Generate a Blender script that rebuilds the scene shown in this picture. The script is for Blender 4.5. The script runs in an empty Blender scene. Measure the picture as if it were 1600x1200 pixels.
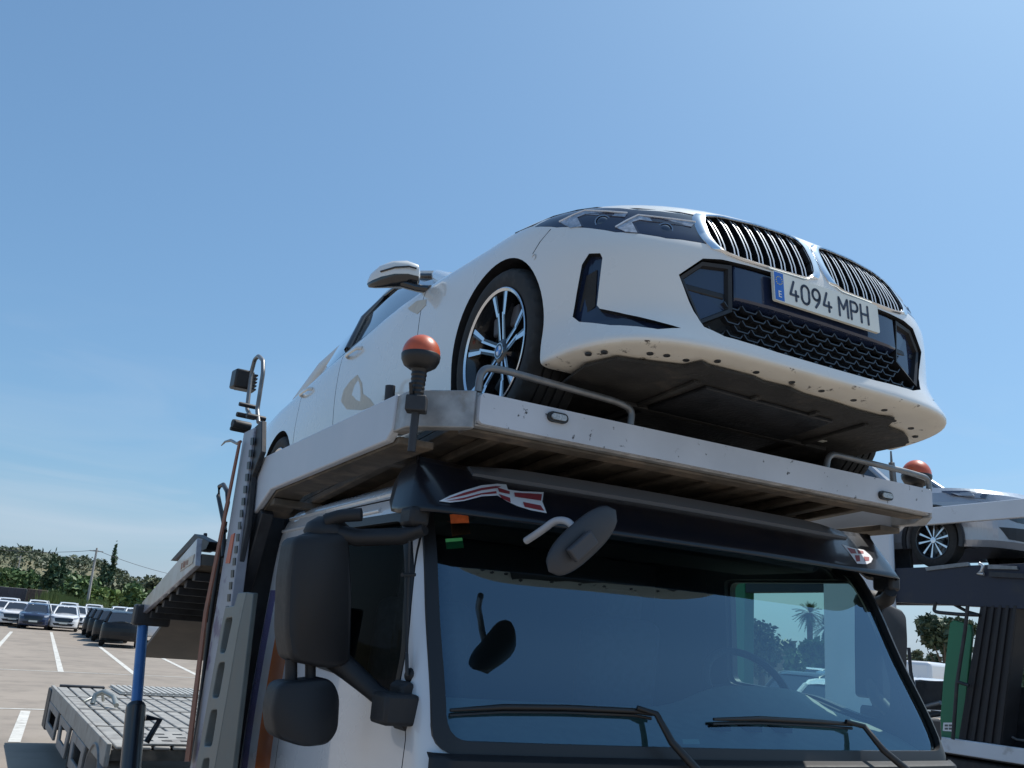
import bpy, bmesh, math, random
import numpy as np
from mathutils import Vector, Matrix
from mathutils.bvhtree import BVHTree

scene = bpy.context.scene
col = scene.collection
rad = math.radians

# ------------------------------------------------------------------ camera
FPX, CYAW, CPITCH, CROLL, CH = 1450.0, rad(28.5), rad(15.5), rad(-4.45), 1.9
_f = np.array([math.sin(CYAW)*math.cos(CPITCH), math.cos(CYAW)*math.cos(CPITCH), math.sin(CPITCH)])
_r = np.array([math.cos(CYAW), -math.sin(CYAW), 0.0])
_u = np.cross(_r, _f)
_x = math.cos(CROLL)*_r - math.sin(CROLL)*_u
_up = math.sin(CROLL)*_r + math.cos(CROLL)*_u
cam_data = bpy.data.cameras.new('camera')
cam = bpy.data.objects.new('camera', cam_data)
col.objects.link(cam)
cam.matrix_world = Matrix(((_x[0], _up[0], -_f[0], 0), (_x[1], _up[1], -_f[1], 0), (_x[2], _up[2], -_f[2], CH), (0, 0, 0, 1)))
cam_data.sensor_width = 36.0
cam_data.lens = 36.0*FPX/1600.0
cam_data.clip_start = 0.05
cam_data.clip_end = 6000
scene.camera = cam
scene.render.resolution_x, scene.render.resolution_y = 1024, 768

# ------------------------------------------------------------------ sky and sun
SUN_EL, SUN_AZ = rad(60), rad(84)          # azimuth clockwise from +Y
world = bpy.data.worlds.new('World'); scene.world = world; world.use_nodes = True
nt = world.node_tree
bg = nt.nodes['Background']
sky = nt.nodes.new('ShaderNodeTexSky'); sky.sky_type = 'NISHITA'; sky.sun_disc = False
sky.sun_elevation = SUN_EL; sky.sun_rotation = SUN_AZ
sky.altitude = 100; sky.air_density = 1.0; sky.dust_density = 2.0; sky.ozone_density = 1.3
# thin cirrus low over the horizon
tc = nt.nodes.new('ShaderNodeTexCoord')
mp = nt.nodes.new('ShaderNodeMapping'); mp.inputs['Scale'].default_value = (1.2, 1.2, 7.0)
nz = nt.nodes.new('ShaderNodeTexNoise'); nz.inputs['Scale'].default_value = 2.6; nz.inputs['Detail'].default_value = 6
nz.inputs['Distortion'].default_value = 1.2
rp = nt.nodes.new('ShaderNodeValToRGB'); rp.color_ramp.elements[0].position = .46; rp.color_ramp.elements[1].position = .8
rp.color_ramp.elements[1].color = (.45, .45, .45, 1)
sx = nt.nodes.new('ShaderNodeSeparateXYZ')
mr = nt.nodes.new('ShaderNodeMapRange'); mr.inputs[1].default_value = .02; mr.inputs[2].default_value = .3; mr.inputs[3].default_value = 1; mr.inputs[4].default_value = 0
ml = nt.nodes.new('ShaderNodeMath'); ml.operation = 'MULTIPLY'
mx = nt.nodes.new('ShaderNodeMix'); mx.data_type = 'RGBA'
L = nt.links.new
L(tc.outputs['Generated'], mp.inputs[0]); L(mp.outputs[0], nz.inputs['Vector']); L(nz.outputs['Fac'], rp.inputs[0])
L(tc.outputs['Generated'], sx.inputs[0]); L(sx.outputs['Z'], mr.inputs[0])
L(rp.outputs[0], ml.inputs[0]); L(mr.outputs[0], ml.inputs[1]); L(ml.outputs[0], mx.inputs['Factor'])
gm = nt.nodes.new('ShaderNodeGamma'); gm.inputs[1].default_value = .70
tn = nt.nodes.new('ShaderNodeMix'); tn.data_type = 'RGBA'; tn.blend_type = 'MULTIPLY'; tn.inputs['Factor'].default_value = 1; tn.inputs['B'].default_value = (.82, 1.22, 1.53, 1)
L(sky.outputs[0], gm.inputs[0]); L(gm.outputs[0], tn.inputs['A'])
L(tn.outputs['Result'], mx.inputs['A']); mx.inputs['B'].default_value = (4.6, 4.9, 5.4, 1)
# pale air low over the horizon, all the way round
hm = nt.nodes.new('ShaderNodeMapRange'); hm.inputs[1].default_value = 0.; hm.inputs[2].default_value = .16; hm.inputs[3].default_value = .55; hm.inputs[4].default_value = 0; hm.interpolation_type = 'SMOOTHSTEP'
hx_ = nt.nodes.new('ShaderNodeMix'); hx_.data_type = 'RGBA'; hx_.inputs['B'].default_value = (3.7, 4.3, 5.3, 1)
L(sx.outputs['Z'], hm.inputs[0]); L(hm.outputs[0], hx_.inputs['Factor']); L(mx.outputs['Result'], hx_.inputs['A'])
L(hx_.outputs['Result'], bg.inputs[0])
bg.inputs[1].default_value = 0.13
sd = bpy.data.lights.new('sun', 'SUN'); sd.energy = 4.2; sd.angle = rad(.53); sd.color = (1, .95, .88)
sun = bpy.data.objects.new('sun', sd); col.objects.link(sun)
_sd = Vector((math.cos(SUN_EL)*math.sin(SUN_AZ), math.cos(SUN_EL)*math.cos(SUN_AZ), math.sin(SUN_EL)))
sun.rotation_euler = _sd.to_track_quat('Z', 'Y').to_euler(); sun.location = (20, 0, 30)
scene.view_settings.view_transform = 'Standard'; scene.view_settings.look = 'None'
scene.view_settings.exposure = 0.25; scene.view_settings.gamma = 1.0
scene.render.engine = 'CYCLES'

# ------------------------------------------------------------------ helpers
def at(px, py, x=None, y=None, z=None):
    """photo pixel + a known plane of the place -> point of the place"""
    v = _x*((px-800)/FPX) - _up*((py-600)/FPX) + _f
    t = x/v[0] if x is not None else (y/v[1] if y is not None else (z-CH)/v[2])
    return Vector((v[0]*t, v[1]*t, v[2]*t+CH))
MATS = {}
def M(name, base, rough=.5, metal=0., noise=None, bump=None, coat=0., spec=.5, emit=None, second=None, second_amt=(.5, .6), second_scale=5., bump_stretch=None):
    if name in MATS: return MATS[name]
    m = bpy.data.materials.new(name); m.use_nodes = True; n = m.node_tree; b = n.nodes['Principled BSDF']
    b.inputs['Base Color'].default_value = (*base, 1); b.inputs['Roughness'].default_value = rough; b.inputs['Metallic'].default_value = metal
    b.inputs['Coat Weight'].default_value = coat; b.inputs['Coat Roughness'].default_value = .04; b.inputs['Specular IOR Level'].default_value = spec
    t = n.nodes.new('ShaderNodeTexCoord'); last = None
    if noise:
        sc, am = noise
        z = n.nodes.new('ShaderNodeTexNoise'); z.inputs['Scale'].default_value = sc; z.inputs['Detail'].default_value = 8
        n.links.new(t.outputs['Object'], z.inputs['Vector'])
        r = n.nodes.new('ShaderNodeMapRange'); r.inputs[1].default_value = .3; r.inputs[2].default_value = .7; r.inputs[3].default_value = 1-am; r.inputs[4].default_value = 1+am
        n.links.new(z.outputs['Fac'], r.inputs[0])
        mm = n.nodes.new('ShaderNodeMix'); mm.data_type = 'RGBA'; mm.blend_type = 'MULTIPLY'; mm.inputs['Factor'].default_value = 1
        mm.inputs['A'].default_value = (*base, 1); n.links.new(r.outputs[0], mm.inputs['B']); last = mm.outputs['Result']
        rr = n.nodes.new('ShaderNodeMapRange'); rr.inputs[3].default_value = max(.02, rough-.12); rr.inputs[4].default_value = min(1, rough+.12)
        n.links.new(z.outputs['Fac'], rr.inputs[0]); n.links.new(rr.outputs[0], b.inputs['Roughness'])
    if second:
        z2 = n.nodes.new('ShaderNodeTexNoise'); z2.inputs['Scale'].default_value = second_scale; z2.inputs['Detail'].default_value = 10; z2.inputs['Roughness'].default_value = .65
        n.links.new(t.outputs['Object'], z2.inputs['Vector'])
        c2 = n.nodes.new('ShaderNodeMapRange'); c2.inputs[1].default_value, c2.inputs[2].default_value = second_amt
        n.links.new(z2.outputs['Fac'], c2.inputs[0])
        m2 = n.nodes.new('ShaderNodeMix'); m2.data_type = 'RGBA'; n.links.new(c2.outputs[0], m2.inputs['Factor'])
        if last: n.links.new(last, m2.inputs['A'])
        else: m2.inputs['A'].default_value = (*base, 1)
        m2.inputs['B'].default_value = (*second, 1); last = m2.outputs['Result']
    if last: n.links.new(last, b.inputs['Base Color'])
    if bump:
        z3 = n.nodes.new('ShaderNodeTexNoise'); z3.inputs['Scale'].default_value = bump[0]; z3.inputs['Detail'].default_value = 6
        if bump_stretch:
            p = n.nodes.new('ShaderNodeMapping'); p.inputs['Scale'].default_value = bump_stretch; n.links.new(t.outputs['Object'], p.inputs[0]); n.links.new(p.outputs[0], z3.inputs['Vector'])
        else: n.links.new(t.outputs['Object'], z3.inputs['Vector'])
        bp = n.nodes.new('ShaderNodeBump'); bp.inputs['Strength'].default_value = bump[1]; bp.inputs['Distance'].default_value = .01
        n.links.new(z3.outputs['Fac'], bp.inputs['Height']); n.links.new(bp.outputs[0], b.inputs['Normal'])
    if emit:
        b.inputs['Emission Color'].default_value = (*emit[:3], 1); b.inputs['Emission Strength'].default_value = emit[3]
    MATS[name] = m; return m
def glass_mat(name, tint, ior=1.5, rough=0., boost=0., dust=0., sheen=(1, 1, 1)):
    if name in MATS: return MATS[name]
    m = bpy.data.materials.new(name); m.use_nodes = True; n = m.node_tree
    n.nodes.remove(n.nodes['Principled BSDF']); o = n.nodes['Material Output']
    tr = n.nodes.new('ShaderNodeBsdfTransparent'); tr.inputs[0].default_value = (*tint, 1)
    gl = n.nodes.new('ShaderNodeBsdfGlossy'); gl.inputs['Roughness'].default_value = rough; gl.inputs[0].default_value = (*sheen, 1)
    lw = n.nodes.new('ShaderNodeFresnel'); lw.inputs[0].default_value = ior
    ad = n.nodes.new('ShaderNodeMath'); ad.operation = 'ADD'; ad.use_clamp = True; ad.inputs[1].default_value = boost
    mix = n.nodes.new('ShaderNodeMixShader')
    n.links.new(lw.outputs[0], ad.inputs[0]); n.links.new(ad.outputs[0], mix.inputs[0]); n.links.new(tr.outputs[0], mix.inputs[1]); n.links.new(gl.outputs[0], mix.inputs[2])
    last = mix.outputs[0]
    if dust:
        t = n.nodes.new('ShaderNodeTexCoord'); z = n.nodes.new('ShaderNodeTexNoise'); z.inputs['Scale'].default_value = 3.; z.inputs['Detail'].default_value = 9; n.links.new(t.outputs['Object'], z.inputs['Vector'])
        r = n.nodes.new('ShaderNodeMapRange'); r.inputs[1].default_value = .35; r.inputs[2].default_value = .75; r.inputs[3].default_value = dust*.25; r.inputs[4].default_value = dust; n.links.new(z.outputs['Fac'], r.inputs[0])
        df = n.nodes.new('ShaderNodeBsdfDiffuse'); df.inputs[0].default_value = (.5, .5, .48, 1); m2 = n.nodes.new('ShaderNodeMixShader'); n.links.new(r.outputs[0], m2.inputs[0]); n.links.new(last, m2.inputs[1]); n.links.new(df.outputs[0], m2.inputs[2]); last = m2.outputs[0]
    n.links.new(last, o.inputs['Surface'])
    MATS[name] = m; return m
class MB:
    def __init__(s): s.v = []; s.f = []; s.m = []; s.k = 0
    def mat(s, k): s.k = k; return s
    def add(s, vs, fs):
        o = len(s.v); s.v += [tuple(p) for p in vs]
        for f in fs: s.f.append(tuple(i+o for i in f)); s.m.append(s.k)
        return s
    def box(s, a, b):
        x0, x1 = sorted((a[0], b[0])); y0, y1 = sorted((a[1], b[1])); z0, z1 = sorted((a[2], b[2]))
        return s.add([(x0,y0,z0),(x1,y0,z0),(x1,y1,z0),(x0,y1,z0),(x0,y0,z1),(x1,y0,z1),(x1,y1,z1),(x0,y1,z1)],
                     [(0,3,2,1),(4,5,6,7),(0,1,5,4),(1,2,6,5),(2,3,7,6),(3,0,4,7)])
    def obox(s, c, ax, ay, az, hx, hy, hz):
        c, ax, ay, az = Vector(c), Vector(ax).normalized(), Vector(ay).normalized(), Vector(az).normalized()
        P = [c+ax*hx*i+ay*hy*j+az*hz*k for k in (-1,1) for (i,j) in ((-1,-1),(1,-1),(1,1),(-1,1))]
        return s.add(P, [(0,3,2,1),(4,5,6,7),(0,1,5,4),(1,2,6,5),(2,3,7,6),(3,0,4,7)])
    def beam(s, a, b, w, h, up=(0,0,1)):
        a, b = Vector(a), Vector(b); d = (b-a); l = d.length; d = d.normalized(); up = Vector(up)
        sd_ = d.cross(up).normalized(); u2 = sd_.cross(d)
        return s.obox((a+b)/2, sd_, d, u2, w/2, l/2, h/2)
    def prism(s, pts, d):
        """closed solid from a 3D loop pushed along d"""
        n = len(pts); d = Vector(d); A = [Vector(p) for p in pts]; B = [p+d for p in A]
        fs = [tuple(range(n))[::-1], tuple(range(n, 2*n))]
        fs += [(i, (i+1) % n, n+(i+1) % n, n+i) for i in range(n)]
        nrm = sum(((A[i]).cross(A[(i+1) % n]) for i in range(n)), Vector())
        if nrm.dot(d) < 0: fs = [f[::-1] for f in fs]
        return s.add(A+B, fs)
    def prism2(s, A, B):
        n = len(A); A = [Vector(p) for p in A]; B = [Vector(p) for p in B]
        fs = [tuple(range(n))[::-1], tuple(range(n, 2*n))]+[(i, (i+1) % n, n+(i+1) % n, n+i) for i in range(n)]
        nrm = sum(((A[i]).cross(A[(i+1) % n]) for i in range(n)), Vector())
        d = sum(B, Vector())/n-sum(A, Vector())/n
        if nrm.dot(d) < 0: fs = [f[::-1] for f in fs]
        return s.add(A+B, fs)
    def tube(s, path, r, n=10, closed=False, cap=True, squash=None):
        P = [Vector(p) for p in path]; m = len(P); R = r if isinstance(r, (list, tuple)) else [r]*m
        vs = []; ref = None
        for i in range(m):
            if closed: d = P[(i+1) % m]-P[i-1]
            else: d = P[min(i+1, m-1)]-P[max(i-1, 0)]
            d = d.normalized()
            if ref is None:
                ref = Vector((0, 0, 1)) if abs(d.z) < .9 else Vector((1, 0, 0))
            a = (ref-d*ref.dot(d)).normalized(); b = d.cross(a); ref = a
            for k in range(n):
                t = 2*math.pi*k/n; q = squash or (1, 1)
                vs.append(P[i]+a*math.cos(t)*R[i]*q[0]+b*math.sin(t)*R[i]*q[1])
        fs = []
        for i in range(m if closed else m-1):
            j = (i+1) % m
            for k in range(n): fs.append((i*n+k, i*n+(k+1) % n, j*n+(k+1) % n, j*n+k))
        if not closed and cap: fs += [tuple(range(n))[::-1], tuple((m-1)*n+k for k in range(n))]
        return s.add(vs, fs)
    def lathe(s, prof, o=(0,0,0), ax=(0,0,1), n=24, a0=0., a1=2*math.pi, radmod=None):
        """prof: list of (radius, height along ax)"""
        o = Vector(o); ax = Vector(ax).normalized(); ref = Vector((1,0,0)) if abs(ax.x) < .9 else Vector((0,0,1))
        u = (ref-ax*ref.dot(ax)).normalized(); w = ax.cross(u); vs = []; fs = []; full = abs(a1-a0-2*math.pi) < 1e-6; nn = n if full else n+1
        for k in range(nn):
            t = a0+(a1-a0)*k/n
            for i, (r, h) in enumerate(prof):
                rr = radmod(r, i, k) if radmod else r
                vs.append(o+ax*h+(u*math.cos(t)+w*math.sin(t))*rr)
        m = len(prof)
        for k in range(n):
            j = (k+1) % nn
            for i in range(m-1): fs.append((k*m+i, j*m+i, j*m+i+1, k*m+i+1))
        return s.add(vs, fs)
    def grid(s, G, closed_u=False):
        """G[i][j] of points"""
        a = len(G); b = len(G[0]); vs = [p for r in G for p in r]; fs = []
        for i in range(a-1):
            for j in range(b if closed_u else b-1):
                j2 = (j+1) % b; fs.append((i*b+j, i*b+j2, (i+1)*b+j2, (i+1)*b+j))
        return s.add(vs, fs)
    def mesh(s, name='m', merge=0.):
        me = bpy.data.meshes.new(name); me.from_pydata([tuple(p) for p in s.v], [], s.f)
        me.polygons.foreach_set('material_index', s.m); me.update()
        if merge:
            b = bmesh.new(); b.from_mesh(me); bmesh.ops.remove_doubles(b, verts=b.verts, dist=merge)
            bmesh.ops.recalc_face_normals(b, faces=b.faces); b.to_mesh(me); b.free()
        return me
def link(name, me, mats, parent=None, smooth=40, bevel=0., seg=2):
    if isinstance(me, MB): me = me.mesh(name)
    me.name = name
    o = bpy.data.objects.new(name, me); col.objects.link(o)
    keep = [p.material_index for p in me.polygons]
    me.materials.clear()
    for m in (mats if isinstance(mats, (list, tuple)) else [mats]): me.materials.append(m)
    nm_ = len(me.materials)
    me.polygons.foreach_set('material_index', [k if k < nm_ else 0 for k in keep])
    if smooth:
        me.polygons.foreach_set('use_smooth', [True]*len(me.polygons))
        me.set_sharp_from_angle(angle=rad(smooth))
    if bevel:
        b = o.modifiers.new('bevel', 'BEVEL'); b.width = bevel; b.segments = seg; b.limit_method = 'ANGLE'; b.angle_limit = rad(35); b.harden_normals = False
    if parent: o.parent = parent
    return o
def empty(name, loc=(0,0,0), rot=(0,0,0), parent=None):
    o = bpy.data.objects.new(name, None); col.objects.link(o); o.location = loc; o.rotation_euler = rot; o.empty_display_size = .2
    if parent: o.parent = parent
    return o
def tag(o, label=None, cat=None, group=None, kind=None):
    if label: o['label'] = label
    if cat: o['category'] = cat
    if group: o['group'] = group
    if kind: o['kind'] = kind
    return o
def copy_tree(o, parent=None):
    c = o.copy(); col.objects.link(c); c.parent = parent
    if parent is not None: c.matrix_parent_inverse = o.matrix_parent_inverse
    for ch in list(o.children): copy_tree(ch, c)
    return c
def boolean(a, b, op):
    """meshes a op b -> new mesh"""
    oa = bpy.data.objects.new('ta', a); ob = bpy.data.objects.new('tb', b); col.objects.link(oa); col.objects.link(ob)
    md = oa.modifiers.new('x', 'BOOLEAN'); md.operation = op; md.object = ob; md.solver = 'EXACT'; md.use_self = False
    try: md.material_mode = 'INDEX'
    except Exception: pass
    dg = bpy.context.evaluated_depsgraph_get(); dg.update()
    r = bpy.data.meshes.new_from_object(oa.evaluated_get(dg))
    bpy.data.objects.remove(oa); bpy.data.objects.remove(ob)
    return r
def setmat(me, k):
    for p in me.polygons: p.material_index = k
    return me
def dummy(me, n=2):
    while len(me.materials) < n: me.materials.append(M('filler%d' % len(me.materials), (.5,.5,.5)))
    return me
def fix_normals(me, src, tol=.0015):
    """copy the smooth normals of the uncut surface onto a cut copy of it"""
    b = bmesh.new(); b.from_mesh(src); bmesh.ops.triangulate(b, faces=b.faces); b.normal_update()
    bv = BVHTree.FromBMesh(b); b.faces.ensure_lookup_table()
    nrm = []
    cnr = me.corner_normals if hasattr(me, 'corner_normals') else None
    from mathutils.interpolate import poly_3d_calc
    vd = {}
    for p in me.polygons:
        for li in p.loop_indices:
            vi = me.loops[li].vertex_index; co = me.vertices[vi].co
            if vi not in vd:
                loc, n, idx, d = bv.find_nearest(co)
                if d is not None and d < tol:
                    f = b.faces[idx]; w = poly_3d_calc([v.co for v in f.verts], loc)
                    s_ = Vector()
                    for wt, v in zip(w, f.verts): s_ += v.normal*wt
                    vd[vi] = s_.normalized()
                else: vd[vi] = None
            n = vd[vi]
            if n is not None and n.dot(p.normal) > .75: nrm.append(n)
            else: nrm.append(p.normal.copy() if n is None or True else n)
    b.free()
    me.polygons.foreach_set('use_smooth', [True]*len(me.polygons))
    me.normals_split_custom_set([tuple(n) for n in nrm])
    return me
def mark_cut(me, src, k=1, tol=.0015):
    b = bmesh.new(); b.from_mesh(src); bv = BVHTree.FromBMesh(b)
    for p in me.polygons:
        h = bv.find_nearest(p.center)
        if h[3] > tol and p.material_index == 0: p.material_index = k
    b.free(); return me
def text_mesh(s, size, extrude=.0006, offset=0.):
    c = bpy.data.curves.new('t', 'FONT'); c.body = s; c.size = size; c.extrude = extrude; c.align_x = 'CENTER'; c.align_y = 'CENTER'; c.resolution_u = 4; c.offset = offset
    o = bpy.data.objects.new('t', c); col.objects.link(o); dg = bpy.context.evaluated_depsgraph_get(); dg.update()
    me = bpy.data.meshes.new_from_object(o.evaluated_get(dg)); bpy.data.objects.remove(o); return me
def xform(me, mat):
    me.transform(mat); return me
def arc_pts(pts, r, n=5):
    """round the corners of a 3D polyline"""
    P = [Vector(p) for p in pts]; out = [P[0]]
    for i in range(1, len(P)-1):
        a = (P[i-1]-P[i]); b = (P[i+1]-P[i]); k = min(r, a.length*.48, b.length*.48); a = P[i]+a.normalized()*k; b = P[i]+b.normalized()*k
        for j in range(n+1):
            t = j/n; out.append(a*(1-t)**2+P[i]*2*t*(1-t)+b*t*t)
    out.append(P[-1]); return out
def loop_round(pts, r, n=4):
    P = [Vector(p) for p in pts]; out = []; m = len(P)
    for i in range(m):
        a = P[i-1]-P[i]; b = P[(i+1) % m]-P[i]; k = min(r, a.length*.45, b.length*.45); A = P[i]+a.normalized()*k; B = P[i]+b.normalized()*k
        for j in range(n+1):
            t = j/n; out.append(A*(1-t)**2+P[i]*2*t*(1-t)+B*t*t)
    return out
def loop_offset(pts, d):
    """2D (a,b) loop grown by d"""
    n = len(pts); ar = sum(pts[i][0]*pts[(i+1) % n][1]-pts[(i+1) % n][0]*pts[i][1] for i in range(n)); s = 1 if ar > 0 else -1; out = []
    for i in range(n):
        p0, p1, p2 = (Vector(pts[i-1]).to_2d(), Vector(pts[i]).to_2d(), Vector(pts[(i+1) % n]).to_2d())
        e1 = (p1-p0).normalized(); e2 = (p2-p1).normalized(); n1 = Vector((e1.y, -e1.x)); n2 = Vector((e2.y, -e2.x)); bis = (n1+n2)
        bis = bis.normalized() if bis.length > 1e-6 else n1
        q = p1+bis*(s*d/max(.4, bis.dot(n1))); out.append((q.x, q.y))
    return out

# ------------------------------------------------------------------ car body surface
def crom(xs,ys,x):
    # smooth monotone-ish (pchip) interpolation
    xs=np.array(xs,float);ys=np.array(ys,float);h=np.diff(xs);d=np.diff(ys)/h;m=np.zeros(len(xs))
    for i in range(1,len(xs)-1):
        if d[i-1]*d[i]>0:
            w1=2*h[i]+h[i-1];w2=h[i]+2*h[i-1];m[i]=(w1+w2)/(w1/d[i-1]+w2/d[i])
    m[0]=d[0];m[-1]=d[-1]
    x=np.clip(x,xs[0],xs[-1]);i=np.clip(np.searchsorted(xs,x)-1,0,len(h)-1);t=(x-xs[i])/h[i]
    return (2*t**3-3*t**2+1)*ys[i]+(t**3-2*t**2+t)*h[i]*m[i]+(-2*t**3+3*t**2)*ys[i+1]+(t**3-t**2)*h[i]*m[i+1]
# level: zf, z0, zdoor, zr, zrear, yf, W0, Wdoor, Wr, yrear, e
LV=[
(.152,.165,.19,.19,.22,-.66,.84,.77,.84,3.78,3.6),
(.151,.164,.192,.192,.225,-.755,.87,.80,.87,3.85,4.2),
(.155,.166,.195,.195,.23,-.795,.885,.825,.88,3.86,4.4),
(.160,.171,.20,.20,.24,-.816,.894,.84,.888,3.88,4.55),
(.168,.179,.21,.21,.25,-.8245,.898,.85,.892,3.885,4.6),
(.184,.196,.225,.225,.265,-.826,.900,.855,.895,3.89,4.6),
(.215,.235,.27,.26,.32,-.822,.902,.875,.902,3.90,4.2),
(.30,.32,.36,.34,.40,-.815,.903,.887,.907,3.91,3.5),
(.42,.44,.49,.46,.50,-.826,.906,.896,.912,3.92,3.4),
(.53,.56,.62,.58,.60,-.832,.906,.900,.913,3.92,3.3),
(.625,.67,.74,.69,.70,-.805,.900,.896,.905,3.91,3.0),
(.70,.765,.85,.82,.80,-.775,.885,.885,.89,3.88,2.75),
(.745,.825,.91,.90,.88,-.745,.85,.865,.86,3.83,2.6),
(.768,.865,.94,.95,.95,-.70,.77,.81,.78,3.76,2.5),
]
TH=np.radians([0,6,12,18,24,30,36,42,48,53,58,63,67,71,75,78,81,84,87,90])
YS=[.12,.25,.4,.6,.8,1.0,1.25,1.5,1.75,2.0,2.25,2.45,2.6,2.75,2.9,3.05]
TR=np.radians([90,80,70,60,50,40,30,20,10,0])
def levelcurve(L):
    zf,z0,zd,zr,ze,yf,W0,Wd,Wr,yr,e=L
    P=[]
    for t in TH:
        x=W0*max(math.sin(t),0)**(2/e);c=max(math.cos(t),0)**(2/e);y=c*yf
        P.append((x,y,zf+(z0-zf)*(1-c)**1.0*1.0))
    for y in YS:
        P.append((float(crom([0,.3,1.4,2.4,2.85,3.2],[W0,(W0*2+Wd)/3,Wd,(Wr+Wd)/2,Wr,Wr*.995],y)),y,float(crom([0,1.2,2.0,2.85,3.2],[z0,zd,zd,zr,zr],y))))
    y1=3.1
    for t in TR:
        s=max(math.sin(t),0)**(2/3.2);c=max(math.cos(t),0)**(2/3.2)
        P.append((Wr*.995*s,y1+(yr-y1)*c,zr+(ze-zr)*c))
    return P
def hoodz(y):return float(crom([-.72,-.55,-.3,0,.4,.8,1.4,2.6,3.1,3.5,3.78],[.785,.835,.88,.925,.975,1.01,1.0,1.0,1.04,1.03,.98],y))
def net():
    N=[levelcurve(L) for L in LV]
    top=N[-1]
    for k in (.8,.45,0.):
        row=[]
        for (x,y,z) in top:
            yy=y*(1-.12*(1-k)) if y<0 else y
            zz=z+(hoodz(yy)-z)*(1-k**2.0)
            row.append((x*k,yy,zz))
        N.append(row)
    return np.array(N)
def dense(nv=4):
    N=net();K,S,_=N.shape
    v=np.arange(0,K-1+1e-9,1/nv);out=np.zeros((len(v),S,3))
    idx=np.arange(K)
    for s in range(S):
        for a in range(3):
            y=N[:,s,a]
            # catmull-rom
            m=np.zeros(K);m[1:-1]=(y[2:]-y[:-2])/2;m[0]=y[1]-y[0];m[-1]=y[-1]-y[-2]
            i=np.clip(v.astype(int),0,K-2);t=v-i
            out[:,s,a]=(2*t**3-3*t**2+1)*y[i]+(t**3-2*t**2+t)*m[i]+(-2*t**3+3*t**2)*y[i+1]+(t**3-t**2)*m[i+1]
    return out

# ------------------------------------------------------------------ the white saloon car
def ring_mesh(rows):
    """rows of half outlines (x>0) -> closed mirrored mesh, top and bottom rows lie on x=0"""
    mb = MB(); R = []
    for r in rows:
        h = [Vector(p) for p in r]; full = h+[Vector((-p.x, p.y, p.z)) for p in reversed(h[1:-1])]; R.append(full)
    mb.grid(R, closed_u=True)
    return mb.mesh('ring', merge=1e-5)
def islands(mb):
    out = []; used = 0
    comp = []
    for f in mb.f:
        if comp and min(f) <= max(comp[-1][0]): comp[-1][0].update(f); comp[-1][1].append(f)
        else: comp.append((set(f), [f]))
    res = []
    for vs, fs in comp:
        o = min(vs); res.append(([mb.v[i] for i in range(o, max(vs)+1)], [tuple(i-o for i in f) for f in fs]))
    return res
def sym(p): return (-p[0], p[1], p[2])
car_white = M('pearl_white_paint', (.755,.735,.69), .28, coat=1., noise=(2.5,.02))
lip_m = M('scuffed_lip_bounce_tint', (.70,.665,.59), .5, noise=(8,.06), second=(.10,.085,.07), second_amt=(.60,.65), second_scale=15)  # cream base paints in warm ground bounce; the dark flecks are scuffs
gloss_black = M('gloss_black_plastic', (.012,.013,.016), .12, coat=.6)
panel_navy = M('smoked_blue_panel', (.016,.026,.062), .14, coat=.7)
satin_black = M('satin_black_plastic', (.02,.021,.024), .5, noise=(30,.2))
under_black = M('dusty_black_underbody', (.028,.027,.026), .75, noise=(9,.35), second=(.09,.075,.06), second_amt=(.55,.8), second_scale=7, bump=(40,.35))
chrome = M('satin_chrome', (.75,.77,.8), .16, metal=1.)
machined = M('machined_alloy', (.72,.74,.78), .22, metal=1., bump=(120,.05))
wheel_black = M('black_wheel_paint', (.012,.014,.018), .2, coat=.7)
tyre_m = M('tyre_rubber', (.022,.022,.022), .8, noise=(25,.3), second=(.06,.055,.05), second_amt=(.55,.8), second_scale=14)
plate_white = M('plate_white', (.80,.80,.72), .45, noise=(12,.04))
plate_ink = M('plate_ink', (.035,.045,.075), .5)
plate_blue = M('plate_blue', (.02,.14,.52), .45)
yellow_m = M('star_yellow', (.75,.6,.05), .5)
car_glass = glass_mat('car_window_glass', (.42,.50,.55), 1.9, boost=.12)
lens_dark = M('headlight_dark', (.010,.016,.045), .05, coat=.6, spec=.4)
drl_grey = M('light_guide_grey', (.26,.30,.37), .25, coat=.8, noise=(60,.4))

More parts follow.
